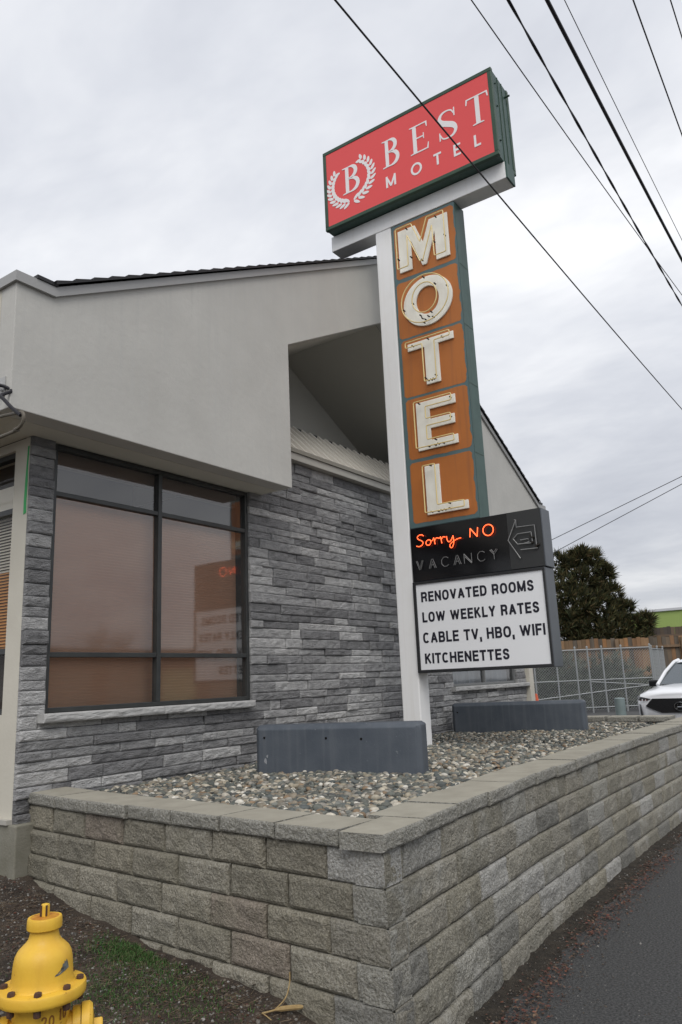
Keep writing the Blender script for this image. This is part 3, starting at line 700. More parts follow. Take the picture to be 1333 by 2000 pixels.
rf = MB(); rf.box(CX0+.006, CX0+.0115, CY0+.05, CY1-.05, CZ0+.05, CZ1-.05); rf.build('red_face', M_red, cab)
rf = MB(); rf.box(CX1-.0115, CX1-.006, CY0+.05, CY1-.05, CZ0+.05, CZ1-.05); rf.build('red_face', M_red, cab)
D0, D1 = -.0058, -.0025
TT = T
def lt(a0, z0, w_, h): return lambda a, b, dd: T(a0+a*w_, z0+b*h, dd)
def serifB(mb, fn):
    mb.prism([(.17,0),(.36,0),(.36,1),(.17,1)], fn, D0, D1)
    mb.prism([(0,0),(.52,0),(.52,.03),(.17,.05),(0,.03)], fn, D0, D1+.0004); mb.prism([(0,.97),(.17,.95),(.52,.97),(.52,1),(0,1)], fn, D0, D1+.0004)
    for (cx, cz, rx, rz) in ((.42,.765,.40,.225),(.45,.27,.48,.26)):
        pts, ws = [], []
        for i in range(17):
            a = math.pi/2 - math.pi*i/16; pts.append((cx+rx*math.cos(a)*.87, cz+rz*math.sin(a)*.95)); ws.append(.045+.155*max(0, math.cos(a))**1.3)
        pts = [(.3, pts[0][1])]+pts+[(.3, pts[-1][1])]; stroke(mb, pts, [.04]+ws+[.04], fn, D0, D1+.0008)
def serifE(mb, fn):
    mb.prism([(.16,0),(.36,0),(.36,1),(.16,1)], fn, D0, D1)
    mb.prism([(0,.97),(.16,.955),(.9,.955),(.93,1),(0,1)], fn, D0, D1+.0004); mb.prism([(.86,.97),(.91,.80),(.95,.80),(.95,1.0)], fn, D0, D1+.0008)
    mb.prism([(.3,.5),(.74,.5),(.74,.545),(.3,.545)], fn, D0, D1+.0004); mb.prism([(.72,.42),(.765,.42),(.765,.63),(.72,.63)], fn, D0, D1+.0008)
    mb.prism([(0,0),(.95,0),(.92,.045),(.16,.045),(0,.03)], fn, D0, D1+.0004); mb.prism([(.88,.0),(.96,.0),(1.0,.22),(.955,.22)], fn, D0, D1+.0008)
def serifS(mb, fn):
    k = [(.80,.80),(.70,.93),(.48,.975),(.25,.93),(.13,.78),(.22,.62),(.48,.51),(.76,.39),(.86,.23),(.74,.07),(.48,.02),(.24,.06),(.12,.22)]
    w_ = [.05,.05,.05,.09,.16,.20,.20,.20,.16,.09,.05,.05,.05]
    P = smooth_path([(a, b, c) for (a, b), c in zip(k, w_)], 4); stroke(mb, [(q.x, q.y) for q in P], [q.z for q in P], fn, D0, D1)
    mb.prism([(.80,.70),(.86,.70),(.86,1.0),(.81,.98)], fn, D0, D1+.0004); mb.prism([(.07,.30),(.12,.30),(.13,.03),(.07,0)], fn, D0, D1+.0004)
def serifT(mb, fn):
    mb.prism([(.40,0),(.60,0),(.60,1),(.40,1)], fn, D0, D1)
    mb.prism([(0,.955),(1,.955),(1,1),(0,1)], fn, D0, D1+.0004); mb.prism([(-.03,.80),(.02,.80),(.07,.97),(0,1)], fn, D0, D1+.0008); mb.prism([(.98,.80),(1.03,.80),(1,1),(.93,.97)], fn, D0, D1+.0008)
    mb.prism([(.24,0),(.76,0),(.76,.03),(.6,.05),(.4,.05),(.24,.03)], fn, D0, D1+.0008)
for fn_, box_ in ((serifB,(.895,7.69,.245,.375)),(serifE,(1.285,7.69,.25,.375)),(serifS,(1.655,7.69,.27,.375)),(serifT,(2.035,7.69,.265,.375)),(serifB,(.292,7.595,.265,.375))):
    m_ = MB(); fn_(m_, lt(*box_)); m_.build('serif_letter', M_signw, cab)
for ch, a0, a1 in (('M',.922,1.062),('O',1.272,1.418),('T',1.578,1.678),('E',1.836,1.924),('L',2.094,2.174)):
    k_ = MB(); h = .152
    if ch == 'O': pen(k_, arc(.5*(a0+a1),7.492,.062,.068,0,345,23,2.0), .026, T, D0, D1, True)
    else: letters(k_, ch, a0, 7.416, h, (a1-a0)/(GLY[ch][0]*h), .026, 0, T, D0, D1)
    k_.build('sans_letter', M_signw, cab)
for sgn in (-1, 1):
    wr = MB(); n = 12
    for i in range(n):
        a = R(-90) + sgn*R(5+ (140 if sgn > 0 else 122)*i/(n-1)); cx, cz = .415+.305*math.cos(a), 7.745+.285*math.sin(a)
        tang = a + sgn*math.pi/2
        for side in (-1, 1):
            dirn = tang + side*sgn*R(38)*-1
            ln, wd = .105*(1-.02*i), .040
            pts = []
            for k_ in range(10):
                t = k_/10*2*math.pi; u, v = ln*(.5-.5*math.cos(t)), wd/2*math.sin(t)*(1.15-.3*(.5-.5*math.cos(t)))
                u += .008
                pts.append((cx+u*math.cos(dirn)-v*math.sin(dirn), cz+u*math.sin(dirn)+v*math.cos(dirn)))
            wr.prism(pts, T, D0, D1+.00015*side+.00002*i)
    wr.build('laurel_branch', M_signw, cab)
# vertical letter panel
PX = 7.278; PY = 4.098
pn = MB(); pn.box(PX, 7.52, 3.246, PY, 3.228, 6.985); pan = pn.build('letter_panel', M_green, sg)
G = FT(PX, PY)
tf = MB(); tf.prism([(.004,3.232),(.848,3.232),(.848,6.982),(.004,6.982)], G, .001, .003); tf.build('teal_face', M_teal, pan)
sq = [(.034,.832,6.255,6.95),(.026,.832,5.493,6.207),(.040,.830,4.757,5.463),(.050,.828,4.012,4.728),(.052,.822,3.275,3.972)]
for (a0, a1, z0, z1) in sq:
    pts = []
    r = .028
    def side(p_, q_, amp, n=22):
        for i in range(n):
            t = i/n; x_, y_ = lerp(p_[0],q_[0],t), lerp(p_[1],q_[1],t); k_ = amp*(noise.noise(Vector((x_*9,y_*9,z0)))+.6*noise.noise(Vector((x_*31,y_*31,z0))))
            dx, dy = q_[0]-p_[0], q_[1]-p_[1]; l_ = math.hypot(dx,dy); pts.append((x_-dy/l_*k_, y_+dx/l_*k_))
    side((a0+r,z0),(a1-r,z0),.006); side((a1-r,z0),(a1,z0+r),.004,5); side((a1,z0+r),(a1,z1-r),.019); side((a1,z1-r),(a1-r,z1),.004,5)
    side((a1-r,z1),(a0+r,z1),.006); side((a0+r,z1),(a0,z1-r),.002,5); side((a0,z1-r),(a0,z0+r),.005); side((a0,z0+r),(a0+r,z0),.002,5)
    m_ = MB(); m_.prism(pts, G, .003, .0042); m_.build('orange_square', M_orange, pan)
def inset(P, d_):
    out_ = []; n = len(P)
    area = sum(P[i][0]*P[(i+1)%n][1]-P[(i+1)%n][0]*P[i][1] for i in range(n)); sg_ = 1 if area > 0 else -1
    for i in range(n):
        a, b, c = Vector(P[i-1]), Vector(P[i]), Vector(P[(i+1)%n])
        e1, e2 = (b-a).normalized(), (c-b).normalized(); n1_, n2_ = Vector((-e1.y,e1.x))*sg_, Vector((-e2.y,e2.x))*sg_
        m_ = (n1_+n2_); m_.normalize(); k_ = d_/max(.35, m_.dot(n1_)); out_.append(tuple(b+m_*k_))
    return out_
LM = [(.095,6.325),(.265,6.325),(.265,6.70),(.40,6.325),(.455,6.325),(.585,6.70),(.585,6.325),(.76,6.325),(.76,6.875),(.52,6.875),(.425,6.62),(.33,6.875),(.095,6.875)]
LT = [(.345,4.845),(.525,4.845),(.525,5.305),(.72,5.305),(.72,5.395),(.13,5.395),(.13,5.305),(.345,5.305)]
LE = [(.185,4.088),(.68,4.088),(.68,4.19),(.355,4.19),(.355,4.325),(.658,4.325),(.658,4.435),(.355,4.435),(.355,4.55),(.68,4.55),(.68,4.655),(.185,4.655)]
LL = [(.243,3.345),(.74,3.345),(.74,3.44),(.423,3.44),(.423,3.90),(.243,3.90)]
def ell(cx, cz, rx, rz, n=48): return [(cx+rx*math.cos(2*math.pi*i/n), cz+rz*math.sin(2*math.pi*i/n)) for i in range(n)]
OO, OI = ell(.432, 5.862, .318, .305), ell(.43, 5.872, .148, .172)
def chan(P, holes, tubes, clips):
    m_ = MB()
    if not holes: m_.prism(P, G, .005, .024)
    else:
        n = len(P); H = holes; vs = [G(a,b,dd) for dd in (.005,.024) for pol in (P,H) for a, b in pol]
        fs = []
        for i in range(n):
            j = (i+1)%n
            fs += [(2*n+i,2*n+j,3*n+j,3*n+i), (i,j,2*n+j,2*n+i), (n+i,3*n+i,3*n+j,n+j)]
        m_.add(vs, fs)
    l_ = m_.build('channel_letter', M_letter, pan, bevel=.004)
    t_ = MB()
    for tb, cl in tubes: t_.tube([G(a, b, .098) for a, b in tb], .0068, 8, closed=cl)
    t_.build('neon_tube', M_tube, l_)
    for a, b in clips: c_ = MB(); c_.tube([G(a,b,.06), G(a,b,.102)], .0085, 7); c_.build('tube_support', M_tubeclip, l_)
def closed_tube(P, d_=.013):
    q = inset(P, d_); o = []
    for i in range(len(q)):
        a, b, c = Vector(q[i-1]), Vector(q[i]), Vector(q[(i+1)%len(q)])
        r = min(.014, (a-b).length*.3, (c-b).length*.3)
        o += [tuple(b+(a-b).normalized()*r), tuple(b+((a-b).normalized()+(c-b).normalized())*r*.25), tuple(b+(c-b).normalized()*r)]
    return o
chan(LM, None, [(closed_tube(LM), True)], [(.25,6.83),(.64,6.83),(.74,6.55),(.12,6.47),(.60,6.52),(.29,6.44),(.34,6.50),(.36,6.45),(.37,6.41),(.39,6.37),(.43,6.35)])
chan(OO, OI, [(ell(.432,5.862,.305,.292), True), (ell(.43,5.872,.160,.184), True)], [(.43,6.13),(.72,5.92),(.15,5.80),(.27,5.85),(.57,6.0),(.38,5.63),(.42,5.60),(.46,5.63),(.36,5.67),(.50,5.67),(.40,5.57),(.52,5.60)])
chan(LT, None, [(closed_tube(LT), True)], [(.43,5.36),(.61,5.33),(.23,5.33),(.37,4.90),(.50,4.90),(.40,4.865),(.44,4.862),(.47,4.865)])
chan(LE, None, [(closed_tube(LE), True)], [(.26,4.62),(.655,4.60),(.64,4.38),(.44,4.16),(.35,4.10),(.43,4.10),(.47,4.105),(.53,4.10)])
chan(LL, None, [(closed_tube(LL), True)], [(.35,3.88),(.55,3.42),(.55,3.365),(.33,3.36),(.41,3.355),(.45,3.36),(.49,3.36)])
for zz in (3.95,4.75,5.45,6.2): seam = MB(); seam.box(PX+.02, 7.50, 3.2435, 3.2458, zz, zz+.006); seam.build('side_seam', M_dkgreen, pan)
# neon box
NX, NY = 7.268, 4.0945
nb = MB(); nb.box(NX, 7.502, 2.583, NY, 2.632, 3.225); nbo = nb.build('neon_box', M_slate, sg, bevel=.006)
Gn = FT(NX, NY)
m_ = MB(); m_.prism([(.004,2.636),(1.144,2.636),(1.144,3.221),(.004,3.221)], Gn, .001, .006); m_.build('black_backing', M_glossblk, nbo)
m_ = MB(); m_.prism([(1.147,2.636),(1.500,2.636),(1.500,3.221),(1.147,3.221)], Gn, .001, .012); m_.build('grey_backing', M_panelgrey, nbo)
def neon(paths, m, name, r=.008, dd=.035, n=5, sm=True):
    k_ = MB()
    for p_ in paths:
        q = [(v.x, v.y) for v in smooth_path([(a,b,0) for a,b in p_], n)] if sm else p_
        k_.tube([Gn(a,b,dd) for a,b in q], r, 8)
    return k_.build(name, m, nbo)
sorry = [[(.182,3.118),(.16,3.135),(.125,3.132),(.105,3.112),(.118,3.088),(.155,3.068),(.172,3.045),(.155,3.018),(.12,3.008),(.088,3.018)],
         [(.243,3.068),(.218,3.058),(.207,3.033),(.222,3.011),(.25,3.011),(.268,3.035),(.262,3.06),(.243,3.068)],
         [(.262,3.056),(.285,3.052),(.306,3.078)],[(.306,3.082),(.312,3.05),(.318,3.008)],[(.314,3.045),(.325,3.066),(.345,3.076),(.362,3.068)],
         [(.362,3.068),(.376,3.066),(.388,3.080)],[(.388,3.082),(.394,3.05),(.400,3.008)],[(.396,3.045),(.407,3.066),(.427,3.076),(.446,3.068)],
         [(.462,3.075),(.464,3.04),(.482,3.012),(.508,3.022),(.530,3.055),(.538,3.072)],[(.538,3.072),(.542,3.02),(.536,2.975),(.515,2.945),(.495,2.955),(.50,2.985),(.54,3.012),(.59,3.03),(.63,3.035)]]
neon(sorry, M_neoncore, 'neon_word', .0047)
neon([[(.733,3.026),(.742,3.118)],[(.742,3.118),(.815,3.022)],[(.815,3.022),(.828,3.118)]], M_neoncore, 'neon_word', .0052, sm=False)
k_ = MB(); k_.tube([Gn(.943+.058*math.cos(a_*.2618), 3.072+.058*math.sin(a_*.2618), .035) for a_ in range(24)], .0052, 8, closed=True); k_.build('neon_word', M_neoncore, nbo)
def dbl(a0, st):
    return [[(a0+x_*.085, 2.757+y_*.10) for x_, y_ in s_] for s_ in st]
V_ = [[(0,1),(.42,0)],[(.16,1),(.5,.18),(.84,1)],[(.58,0),(1,1)]]
A_ = [[(0,0),(.42,1)],[(.2,0),(.5,.72),(.8,0)],[(.58,1),(1,0)],[(.3,.35),(.7,.35)]]
C_ = [[(1,.85),(.75,1),(.35,1),(.05,.7),(.05,.3),(.35,0),(.75,0),(1,.15)]]
N_ = [[(0,0),(0,1)],[(0,1),(1,.05)],[(.12,.7),(.95,-.05)],[(1,0),(1,1)]]
Y_ = [[(0,1),(.5,.5),(1,1)],[(.5,.5),(.5,0)],[(.16,1.05),(.5,.72),(.84,1.05)]]
vac = []
for a0, st in ((.07,V_),(.225,A_),(.375,C_),(.522,A_),(.645,N_),(.795,C_),(.94,Y_)): 
    k_ = MB()
    for p_ in dbl(a0, st): k_.tube([Gn(a,b+.01*(a-.5),.03) for a,b in p_], .0030, 6)
    k_.build('unlit_neon_letter', M_dead, nbo)
arr = [[(1.235,3.135),(1.25,3.13),(1.25,3.055),(1.44,3.05),(1.443,2.85)],[(1.25,3.13),(1.15,2.932),(1.265,2.735)],[(1.275,2.82),(1.45,2.815)],[(1.40,2.985),(1.255,2.985),(1.205,2.94),(1.25,2.88),(1.40,2.874)],[(1.28,2.918),(1.365,2.92),(1.372,2.89),(1.32,2.88)],[(1.40,2.985),(1.405,2.874)]]
k_ = MB()
for p_ in arr: k_.tube([Gn(a,b,.035) for a,b in p_], .0052, 6)
k_.build('neon_arrow', M_dead, nbo)
for a, b in ((1.44,2.84),(1.46,2.85),(1.39,2.95),(1.41,2.93),(1.40,2.88)): k_ = MB(); k_.lathe([(.012,0),(.012,.03),(0,.03)], Gn(a,b,.012), (-1,0,0), 8); k_.build('tube_support', M_tubeclip, nbo)
# reader board
rbx = MB(); rbx.box(7.262, 7.505, 2.598, 4.094, 1.655, 2.627); rbo = rbx.build('reader_board', M_slate, sg, bevel=.006)
Gr = FT(7.262, NY); t = .035
fm = MB(); A0, A1, B0, B1 = .002, 1.494, 1.657, 2.625
fm.prism([(A0,B0),(A1,B0),(A1,B0+.03),(A0,B0+.03)], Gr, .001, .02); fm.prism([(A0,B1-.028),(A1,B1-.028),(A1,B1),(A0,B1)], Gr, .001, .02)
fm.prism([(A0,B0+.03),(A0+.035,B0+.03),(A0+.035,B1-.028),(A0,B1-.028)], Gr, .001, .02); fm.prism([(A1-.024,B0+.03),(A1,B0+.03),(A1,B1-.028),(A1-.024,B1-.028)], Gr, .001, .02)
fm.build('board_frame', M_black, rbo, bevel=.003)
m_ = MB(); m_.prism([(.037,1.687),(1.470,1.687),(1.470,2.597),(.037,2.597)], Gr, .001, .006); m_.build('white_face', M_rb, rbo)
for words, a0, a1, z0, z1 in ((('RENOVATED','ROOMS'),.092,1.365,2.403,2.512),(('LOW','WEEKLY','RATES'),.092,1.40,2.185,2.294),(('CABLE','TV,','HBO,','WIFI'),.085,1.438,1.965,2.078),(('KITCHENETTES',),.092,1.048,1.75,1.858)):
    h = z1-z0; gap = .0135; sp = .058
    tot = sum(word_len(w_, h, 1, 0) for w_ in words); ng = sum(len(w_)-1 for w_ in words)
    kx = (a1-a0-gap*ng-sp*(len(words)-1))/tot; a = a0
    for w_ in words:
        k_ = MB(); a = letters(k_, w_, a, z0, h, kx, .0222, gap, Gr, .0065, .008) + sp; k_.build('message_word', M_txt, rbo)

# =================================================================== FIRE HYDRANT
HX, HY = 1.735, 2.51
hz0 = dirt_z(HX, HY)-.03
hy = thing('fire_hydrant', 'yellow fire hydrant with rusty bolts standing on the bare dirt', 'hydrant', (HX, HY, hz0))
M_hyd = mat('hydrant_yellow', (.76,.48,.05), .5, var=(.70,.41,.04), vscale=9, spots=(.24,.09,.02), sscale=38, spos=.69, streak=(.64,.37,.04), bump=.2, bscale=70, bdist=.004, coat=.05)
M_rust = mat('rust_brown', (.055,.032,.024), .8, var=(.11,.05,.028), vscale=60)
M_rusty = mat('rusty_top', (.42,.15,.02), .7, var=(.60,.32,.03), vscale=28)
C = (HX, HY, 0)
b = MB(); b.lathe([(.10,hz0-.1),(.10,hz0+.02),(.145,hz0+.02),(.148,hz0+.03),(.148,hz0+.055),(.14,hz0+.062),(.098,hz0+.065),(.094,.40),(.096,.50),(.10,.575),(.115,.583),(.118,.588),(.05,.588)], C, n=56)
barrel = b.build('barrel', M_hyd, hy)
f = MB(); f.lathe([(.09,.588),(.147,.588),(.151,.592),(.152,.60),(.152,.618),(.149,.624),(.143,.626),(.115,.627),(.112,.631),(.0,.631)], C, n=64); f.build('flange', M_hyd, hy)
bn = MB(); bn.lathe([(.112,.628),(.108,.636),(.105,.65),(.103,.68),(.101,.70),(.097,.718),(.088,.734),(.074,.747),(.062,.757),(.054,.768),(.050,.782),(.049,.793),(.049,.80)], C, n=56); bon = bn.build('bonnet', M_hyd, hy)
cp = MB(); cp.lathe([(.045,.795),(.058,.797),(.061,.80),(.0615,.81),(.0605,.829),(.058,.834),(.05,.8345)], C, n=48); cp.build('weather_cap', M_hyd, hy)
cp = MB(); cp.lathe([(.051,.8343),(.03,.8352),(.018,.836),(.0,.836)], C, n=32); cp.build('cap_top', M_rusty, hy)
nut = MB(); nut.lathe([(.0165,.834),(.0165,.868),(.0145,.874),(0,.874)], C, n=5, smooth=False); nut.build('operating_nut', M_hyd, hy, bevel=.0015)
ns = MB(); ns.box(HX-.0195, HX-.0155, HY-.004, HY+.004, .838, .872); ns.box(HX-.008, HX-.002, HY-.0175, HY-.0135, .838, .872); ns.build('rust_slot', M_rust, hy)
viewa_ = math.atan2(-HY,-HX)-.10
for k in range(8):
    a = viewa_+R(45*k); bx_, by_ = HX+.129*math.cos(a), HY+.129*math.sin(a)
    bo = MB(); bo.lathe([(.0138,.624),(.0138,.635),(.012,.638),(0,.638)], (bx_,by_,0), n=6, smooth=False); bo.lathe([(.012,.565),(.013,.57),(.013,.585),(.009,.59),(.009,.626)], (bx_,by_,0), n=8); bo.build('flange_bolt', M_rust, hy)
# outlets: one towards the road on the right, one on the left, pumper towards the street corner
right_dir = Vector((.80,-.60,0)); front = Vector((-.60,-.80,0))
for dv, rr, ll in ((right_dir,.062,.10),(-right_dir,.062,.10),(front*-1,.08,.10)):
    o_ = Vector((HX,HY,.478)); n_ = MB(); n_.lathe([(rr*.8,.05),(rr*.8,.105),(rr,.108),(rr*1.02,.115),(rr*1.02,.135)], o_, dv, 32); oo = n_.build('outlet_nozzle', M_hyd, hy)
    n_ = MB(); n_.lathe([(rr*.95,.135),(rr*1.12,.138),(rr*1.14,.145),(rr*1.14,.165),(rr*1.0,.176),(rr*.4,.182),(0,.182)], o_, dv, 32)
    n_.lathe([(.019,.18),(.019,.208),(.015,.212),(0,.212)], o_, dv, 5, False); n_.build('hose_cap', M_hyd, oo)
    n_ = MB(); n_.lathe([(rr*1.0,.1352),(rr*1.125,.1368)], o_, dv, 32); n_.build('rust_ring', M_rust, oo)
hy.scale = (.94, .94, 1.0); hy.location.z += .02
# raised foundry numbers on the barrel and worn patch on the bonnet
def cyl(rad, ang0): return lambda a, z_, dd: (HX+(rad+dd)*math.cos(ang0+a/rad), HY+(rad+dd)*math.sin(ang0+a/rad), z_)
viewa = math.atan2(-HY, -HX)
k_ = MB(); letters(k_, '20', .006, .520, .034, 1.0, .005, .006, cyl(.0985, viewa-.05), -.001, .0015); k_.build('cast_number', mat('number_brown', (.26,.11,.02), .7), barrel)
k_ = MB(); letters(k_, '10', .070, .530, .034, .9, .005, .006, cyl(.0995, viewa-.05), -.001, .0015); k_.build('cast_number', mat('number_brown', (.26,.11,.02), .7), barrel)
wp = MB(); pts = [(.040,.667),(.044,.672),(.049,.671),(.055,.678),(.061,.679),(.066,.688),(.070,.689),(.073,.699),(.079,.697),(.082,.706),(.088,.701),(.093,.708),(.097,.700),(.100,.690),(.101,.680),(.085,.676),(.07,.672),(.055,.668)]
def bcyl(a, z_, dd): 
    rad = interp(z_, [.65,.68,.70,.718], [.105,.103,.101,.097]); an = viewa+a/.103
    return (HX+(rad+dd)*math.cos(an), HY+(rad+dd)*math.sin(an), z_)
cl = (.080,.684)
wv = [bcyl(a, z_, .0012) for a, z_ in pts]+[bcyl(cl[0], cl[1], .0014)]
wp.add(wv, [(i, (i+1) % len(pts), len(pts)) for i in range(len(pts))]); wp.build('worn_paint', mat('bare_metal', (.16,.175,.165), .6, var=(.05,.05,.05), vscale=60), bon)

# =================================================================== POWER LINES
WG = 'overhead power lines'
def wire(a, b, r, label, ext=(-14, 45), sag=.004, name='power_line', twist=None):
    a, b = Vector(a), Vector(b); dx = (b-a)/(b.x-a.x); pts = []
    for i in range(41):
        x = lerp(ext[0], ext[1], i/40); p_ = a + dx*(x-a.x)
        p_.z += sag*((x-a.x)*(x-b.x)) ; pts.append(p_)
    m = MB(); m.tube(pts, r, 8)
    if twist:
        for ph in (0, math.pi):
            tw = []
            for i in range(420):
                x = lerp(ext[0], ext[1], i/419); p_ = a + dx*(x-a.x); p_.z += sag*((x-a.x)*(x-b.x))
                q = x*4+ph; p_ += Vector((0, math.cos(q)*twist, math.sin(q)*twist)); tw.append(p_)
            m.tube(tw, r*.85, 5)
    o = m.build(name, M_wire); tag(o, label, 'power line', WG); return o
def at(v, z): return (v[0]*z/7, v[1]*z/7, z+1.6)
wire(at((5.554,3.629),5.0), at((22.03,3.519),5.0), .0085, 'thin black cable crossing in front of the red sign cabinet', sag=.0012)
wire(at((6.433,2.479),7.4), at((14.926,2.088),7.4), .0075, 'thin grey wire running just right of the red cabinet into the twisted cable', sag=.002)
wire(at((6.674,2.164),7.3), at((15.403,2.184),7.3), .010, 'twisted black cable, left one of the two thickest overhead lines', sag=.002, twist=.010)
wire(at((6.929,1.831),6.6), at((13.553,1.812),6.6), .021, 'thickest black overhead cable, a heavy single line', sag=.002)
wire(at((7.044,1.681),7.8), at((12.866,1.674),7.8), .0055, 'faint thin wire beside the thickest overhead cable', sag=.002)
wire(at((7.498,1.087),7.2), at((10.107,1.118),7.2), .0085, 'thin dark wire in the upper right sky, second from the right edge', sag=.002)
wire(at((7.747,.762),7.6), at((8.371,.768),7.6), .0075, 'short stretch of thin wire at the top right corner of the sky', sag=.002)
for a, b, lab in (((24,8.219,5.848),(24,4.101,7.184),'upper one of two distant wires descending behind the reader board'),((24,8.106,5.461),(24,4.131,6.952),'lower one of two distant wires descending behind the reader board')):
    m = MB(); A_v, B_v = Vector(a), Vector(b); m.tube([A_v+(B_v-A_v)*t for t in (-2.5,-1,0,.5,1,2,4)], .0115, 6); tag(m.build('power_line', mat('wire_grey', (.10,.10,.11), .6)), lab, 'power line', 'distant service wires')

# =================================================================== BEHIND THE MOTEL
# chain link enclosure
M_galv = mat('galvanised_steel', (.30,.315,.32), .5, metal=.2, spec=.4)
def chain_fence(A, B, z0, z1, posts, rails, label, diag=None, mesh_step=.085):
    A, B = Vector(A), Vector(B); S = B-A; Lg = S.length
    root = thing('chain_link_fence', label, 'fence', (A.x, A.y, z0), 'chain link enclosure')
    for t in posts:
        p_ = A+S*t; m = MB(); m.tube([(p_.x,p_.y,z0-.1),(p_.x,p_.y,z1+.04)], .027, 8); m.lathe([(.036,z1+.03),(.03,z1+.06),(0,z1+.075)], (p_.x,p_.y,0), n=8); m.build('post', M_galv, root)
    for z_ in rails: m = MB(); m.tube([(A.x,A.y,z_),(B.x,B.y,z_)], .018, 8); m.build('rail', M_galv, root)
    if diag:
        for (ta, za), (tb, zb) in diag: p_, q_ = A+S*ta, A+S*tb; m = MB(); m.tube([(p_.x,p_.y,za),(q_.x,q_.y,zb)], .018, 6); m.build('brace', M_galv, root)
    m = MB(); H = z1-z0-.1; n = int((Lg+H)/mesh_step); Sn = S.normalized()
    for i in range(n):
        for sgn in (1,-1):
            u0 = i*mesh_step - H; a0 = max(0,u0); a1 = min(Lg,u0+H)
            if a1 <= a0: continue
            h0, h1 = a0-u0, a1-u0
            if sgn < 0: h0, h1 = H-h0, H-h1
            p_, q_ = A+Sn*a0, A+Sn*a1; m.tube([(p_.x,p_.y,z0+.08+h0),(q_.x,q_.y,z0+.08+h1)], .0062, 3, caps=False)
    m.build('wire_mesh', M_galv, root)
chain_fence((22.9,9.75,0),(25.55,6.03,0), .34, 2.31, (0,.19,.345,.48,.565,.665,.80,1), (2.27,1.33,.50), 'galvanised chain link gate with a sagging brace behind the motel', [((0,.72),(1,1.12)),((.565,1.28),(1,1.10))])
chain_fence((25.6,6.0,0),(27.6,6.1,0), .34, 2.26, (0,.5,1), (2.22,.50), 'short chain link return panel running back toward the wooden fence', None)
# board fences
WB = [(.26,.15,.08),(.16,.12,.085),(.32,.20,.11),(.11,.09,.07),(.24,.165,.105),(.33,.175,.08),(.145,.12,.095),(.20,.13,.075)]
M_board = mat('fence_boards', (.3,.2,.1), .85, island=WB, ivar=.12, var=(.6,.58,.55), vscale=6, stretch=(1,1,.15), bump=.3, bscale=30)
M_boardd = mat('fence_boards_dark', (.1,.08,.06), .9, island=[(.10,.075,.055),(.14,.10,.07),(.08,.065,.055)], ivar=.15)
def board_fence(A, B, z0, z1, m, label, step=.155, jit=.03):
    A, B = Vector(A), Vector(B); S = B-A; Lg = S.length; S.normalize(); Nn = Vector((-S.y,S.x,0))
    root = thing('wooden_fence', label, 'fence', (A.x,A.y,z0)); k = MB(); u = 0
    while u < Lg:
        c_ = A+S*(u+step/2); h = z1+random.uniform(-jit,jit); side = Nn*random.choice((-.012,.012))
        p_ = c_+side; w_ = step/2-.004; k.obox((p_.x,p_.y,(z0+h)/2), S, Nn, (0,0,1), w_, .011, (h-z0)/2); u += step
    k.build('fence_boards', m, root)
    for z_ in (z0+.35, z1-.35):
        r_ = MB(); c_ = (A+B)/2 - Nn*.06; r_.obox((c_.x,c_.y,z_), S, Nn, (0,0,1), Lg/2, .02, .045); r_.build('rail', m, root)
    u = 0
    while u < Lg+.1:
        c_ = A+S*u-Nn*.12; r_ = MB(); r_.obox((c_.x,c_.y,(z0+z1)/2-.05), S, Nn, (0,0,1), .05, .05, (z1-z0)/2); r_.build('post', m, root); u += 2.4
board_fence((26.3,12.0,0),(31.6,4.2,0), .34, 2.74, M_board, 'weathered wooden board fence in mixed brown tones behind the chain link')
board_fence((33.0,7.9,0),(36.0,3.6,0), .4, 3.25, M_boardd, 'darker board fence top showing behind the brown wooden fence')
# green building
gb = thing('green_building', 'plain lime green building with pale roof edge beyond the board fence', 'building', (47.0, 12.0, .4))
m = MB(); m.box(47.0, 62, -6, 12.6, .3, 4.82); m.build('wall', mat('green_stucco', (.27,.36,.105), .8, var=(.30,.39,.125), vscale=.4), gb)
m = MB(); m.box(46.9, 62.1, -6.1, 12.7, 4.822, 4.96); m.build('roof_edge', mat('roof_edge_pale', (.55,.56,.58), .6), gb)
# evergreen tree
def leaf_clump(mb, c, r, n, s):
    c = Vector(c)
    for _ in range(n):
        d_ = Vector((random.gauss(0,1),random.gauss(0,1),random.gauss(0,1))); d_.normalize(); p_ = c + d_*r*random.random()**.4
        a = Vector((random.gauss(0,1),random.gauss(0,1),random.gauss(0,1)+.8)).normalized(); b_ = a.orthogonal().normalized()
        q_ = random.uniform(0,6.28); b_ = b_*math.cos(q_)+a.cross(b_)*math.sin(q_); l_ = s*random.uniform(.6,1.4)
        mb.v += [tuple(p_-b_*l_*.35), tuple(p_+b_*l_*.35), tuple(p_+a*l_)]; o = len(mb.v)-3; mb.f.append((o,o+1,o+2)); mb.sm.append(False)
def tuft(mb, c, d_, r, n, w_=.014):
    c = Vector(c); d_ = Vector(d_).normalized()
    for _ in range(n):
        a = (d_ + Vector((random.gauss(0,.45),random.gauss(0,.45),random.gauss(0,.45)))).normalized(); b_ = a.orthogonal().normalized(); q_ = random.uniform(0,6.28); b_ = b_*math.cos(q_)+a.cross(b_)*math.sin(q_)
        p_ = c + a*r*random.uniform(0,.55); l_ = r*random.uniform(.35,.75); o = len(mb.v)
        mb.v += [tuple(p_-b_*w_), tuple(p_+b_*w_), tuple(p_+a*l_)]; mb.f.append((o,o+1,o+2)); mb.sm.append(False)
M_fol = mat('evergreen_foliage', (.022,.032,.012), .8, island=[(.028,.036,.014),(.062,.064,.022),(.105,.090,.032),(.024,.032,.014),(.080,.075,.026),(.042,.052,.019),(.10,.070,.030)], ivar=.2)
